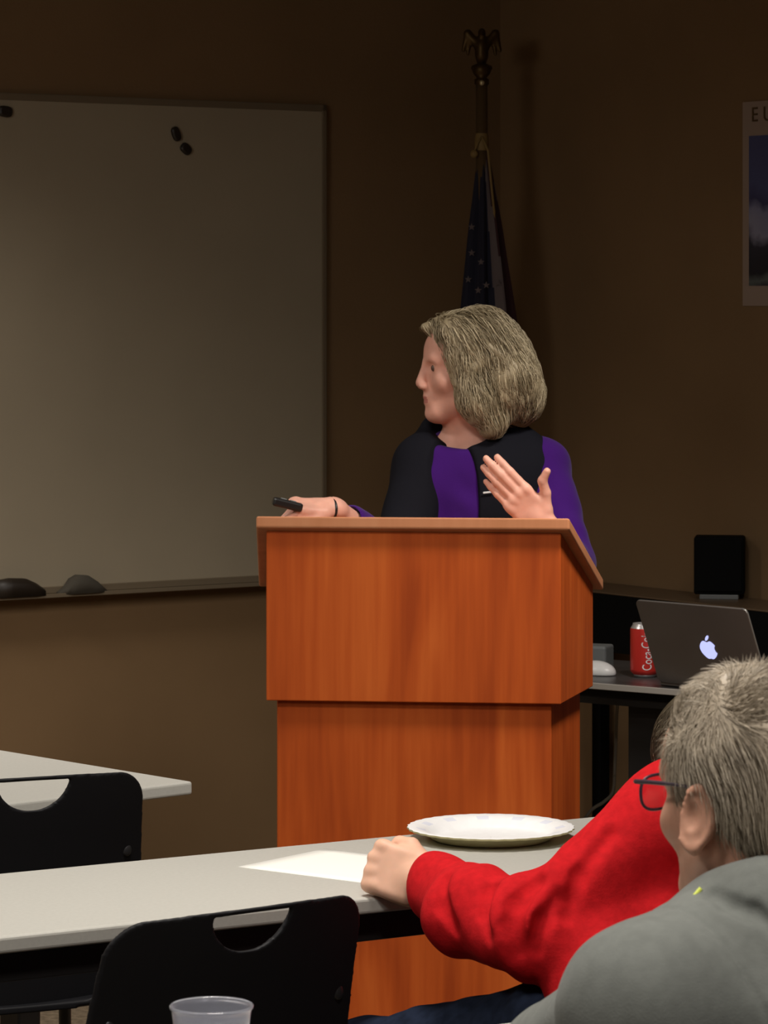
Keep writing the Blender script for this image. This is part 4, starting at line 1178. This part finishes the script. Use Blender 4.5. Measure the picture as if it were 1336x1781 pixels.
# short tousled hair
HM = [('+', ell((0, -.016, .034), (.0815, .102, .090), TM), 0), ('+', ell((0, -.055, -.015), (.066, .058, .070), TM), .025),
      ('-', ell((0, .125, -.035), (.10, .082, .105), TM), .012),
      ('-', ell((-.095, .012, -.052), (.05, .042, .062), TM), .010), ('-', ell((.095, .012, -.052), (.05, .042, .062), TM), .010),
      ('-', ell((0, -.06, -.150), (.10, .09, .072), TM), .012)]
hm, V3, Q3 = organic('hair', HM, (.22, 3.36, .94), (.54, 3.70, 1.26), .0022, mo, M['hair_m'], 1, lambda V: wav(V, 130, 71) * .003, None, lambda V: np.clip(.45 + .3 * wav(V, 80, 72), 0, 1))
def hdir3(P, sd, i):
    p = toloc(TM, P); w = wav(P, 36, 74); w2 = wav(P, 44, 75)
    a = np.zeros_like(p)
    a[:, 2] = -.9 + 1.0 * np.clip(p[:, 2] / .1, 0, 1) + .9 * w
    a[:, 1] = .35 * np.clip(p[:, 2] / .1, -.6, 1) - .4 + 1.1 * w2 + .5 * (sd - .5)
    a[:, 0] = .9 * w + .5 * (sd - .5)
    return a @ TM[0]
st = strands('hair_strands', HM, seeds_on(V3, Q3, 11000, None, 8), hdir3, hm, M['hair_m'], 5, .0052, .00062,
             lambda sd, i: .001 + .006 * sd * i * .55, 9)
st.matrix_parent_inverse = Matrix.Identity(4)
# glasses
gl = bpy.data.objects.new('eyeglasses', None); COL.objects.link(gl); gl.parent = mo; gl.empty_display_size = .02
W = lambda p: Vector(toworld(TM, p)) - mo.location
for s in (-1, 1):
    ring = []
    for k in range(28):
        a = 2 * PI * k / 28; ex_ = .025 * abs(math.cos(a)) ** .75 * math.copysign(1, math.cos(a)); ez_ = .0175 * abs(math.sin(a)) ** .75 * math.copysign(1, math.sin(a))
        x = s * .034 + ex_; ring.append((x, .108 - abs(x) * .16, -.006 + ez_))
    bm = bmesh.new(); tube(bm, [W(p) for p in ring], .0017, 6, closed=True); fin(bm, 'rim', M['glasses'], gl, True)
    bm = bmesh.new(); fr_ = [bm.verts.new(W((p[0], p[1] + .0005, p[2]))) for p in ring]; bk = [bm.verts.new(W((p[0], p[1] - .001, p[2]))) for p in ring]
    bm.faces.new(fr_); bm.faces.new(bk[::-1])
    for k in range(28): bm.faces.new((fr_[k], fr_[(k + 1) % 28], bk[(k + 1) % 28], bk[k]))
    fin(bm, 'lens', M['lens'], gl)
    bm = bmesh.new(); tube(bm, [W(p) for p in bez([(s * .058, .099, .006), (s * .068, .094, .008), (s * .076, .05, .010), (s * .080, .0, .010), (s * .080, -.012, .006), (s * .076, -.03, -.012)], 5)], [.0024] * 12 + [.0018] * 14, 8); fin(bm, 'temple_arm', M['glasses'], gl, True)
bm = bmesh.new(); tube(bm, [W(p) for p in bez([(-.010, .107, 0), (0, .112, .003), (.010, .107, 0)], 5)], .0015, 6); fin(bm, 'bridge', M['glasses'], gl, True)
# sweatshirt
SG = [('+', cone(msL, msR, .072, .072), 0), ('+', cone(nk + np.array((0, 0, -.02)), nk - fb * .02 + np.array((0, 0, -.08)), .088, .12), .06),
      ('+', cone(nk + np.array((0, 0, -.12)), nk - fb * .10 + np.array((0, 0, -.42)), .155, .16), .08),
      ('+', cone(nk - fb * .035 + lb * .05 + np.array((0, 0, .012)), nk - fb * .035 - lb * .06 + np.array((0, 0, .02)), .052, .055), .04),
      ('+', cone(nk + lb * .075 + fb * .02 + np.array((0, 0, -.022)), msL, .05, .062), .05), ('+', cone(nk - lb * .075 + np.array((0, 0, .0)), msR, .05, .066), .05),
      ('+', cone(msL, meL, .070, .062), .07), ('+', cone(meL, meL + (mwL - meL) * .85, .060, .045), .02),
      ('+', cone(msR, meR, .070, .062), .04), ('+', cone(meR, meR + (mwR - meR) * .85, .060, .045), .02),
      ('-', cone(nk + np.array((0, 0, -.01)) + fb * .02, toworld(TM, (0, -.01, -.02)), .066, .075), .01)]
SG += carve(SG, [(1238, 1553), (1268, 1572), (1310, 1586), (1345, 1612)], .006, .012, 3.1, 3.7)
seamc = msL + np.array((0, 0, .0)) - lb * .055
def gdisp(V):
    q = V - seamc
    s = q @ lb - .25 * (q[:, 2])
    near = (np.linalg.norm(V - msL, axis=1) < .17)
    seam = -np.exp(-(s / .0035) ** 2) * .0022 * near
    return seam + wav(V, 26, 81) * .007 + wav(V, 60, 82) * .0028 + wav(V, 120, 83) * .001
go, V4, Q4 = organic('sweatshirt', SG, (.02, 3.12, .46), (.86, 4.06, 1.10), .0028, mo, M['grey'], 2, gdisp)
# ribbed neckband
nb = []
for k in range(40):
    a = 2 * PI * k / 40
    nb.append(k)
ctr = nk + fb * .015 + np.array((0, 0, .028))
ax_u = fb; ax_v = lb
bm = bmesh.new()
tube(bm, [Vector(ctr + ax_u * math.cos(2 * PI * k / 48) * .072 + ax_v * math.sin(2 * PI * k / 48) * .070 + np.array((0, 0, -.028 * math.cos(2 * PI * k / 48)))) - mo.location for k in range(48)], .011, 10, closed=True)
fin(bm, 'neckband', M['greydark'], mo, True)
bm = bmesh.new(); tube(bm, [at(1219, 1545, 3.415) - mo.location, at(1196, 1573, 3.41) - mo.location], .0022, 8); fin(bm, 'lanyard', M['tag'], mo, True)
SK = []
for s in (-1, 1):
    h0 = pel - lb * s * .09; k0 = h0 + fb * .42 + np.array((0, 0, -.03)); a0 = k0 + np.array((0, .02, -.42))
    SK += [('+', cone(h0, k0, .095, .07), .04), ('+', cone(k0, a0, .068, .055), .03)]
    organic('shoe', [('+', ell((a0[0], a0[1] + .04, .038), (.05, .13, .045)), 0), ('&', lambda P: .001 - P[:, 2], 0)], (a0[0] - .09, a0[1] - .13, -.01), (a0[0] + .09, a0[1] + .21, .12), .005, mo, M['black'], 1)
organic('trousers', SK, (.10, 3.15, .05), (.86, 4.1, .70), .006, mo, M['trouser'], 2)
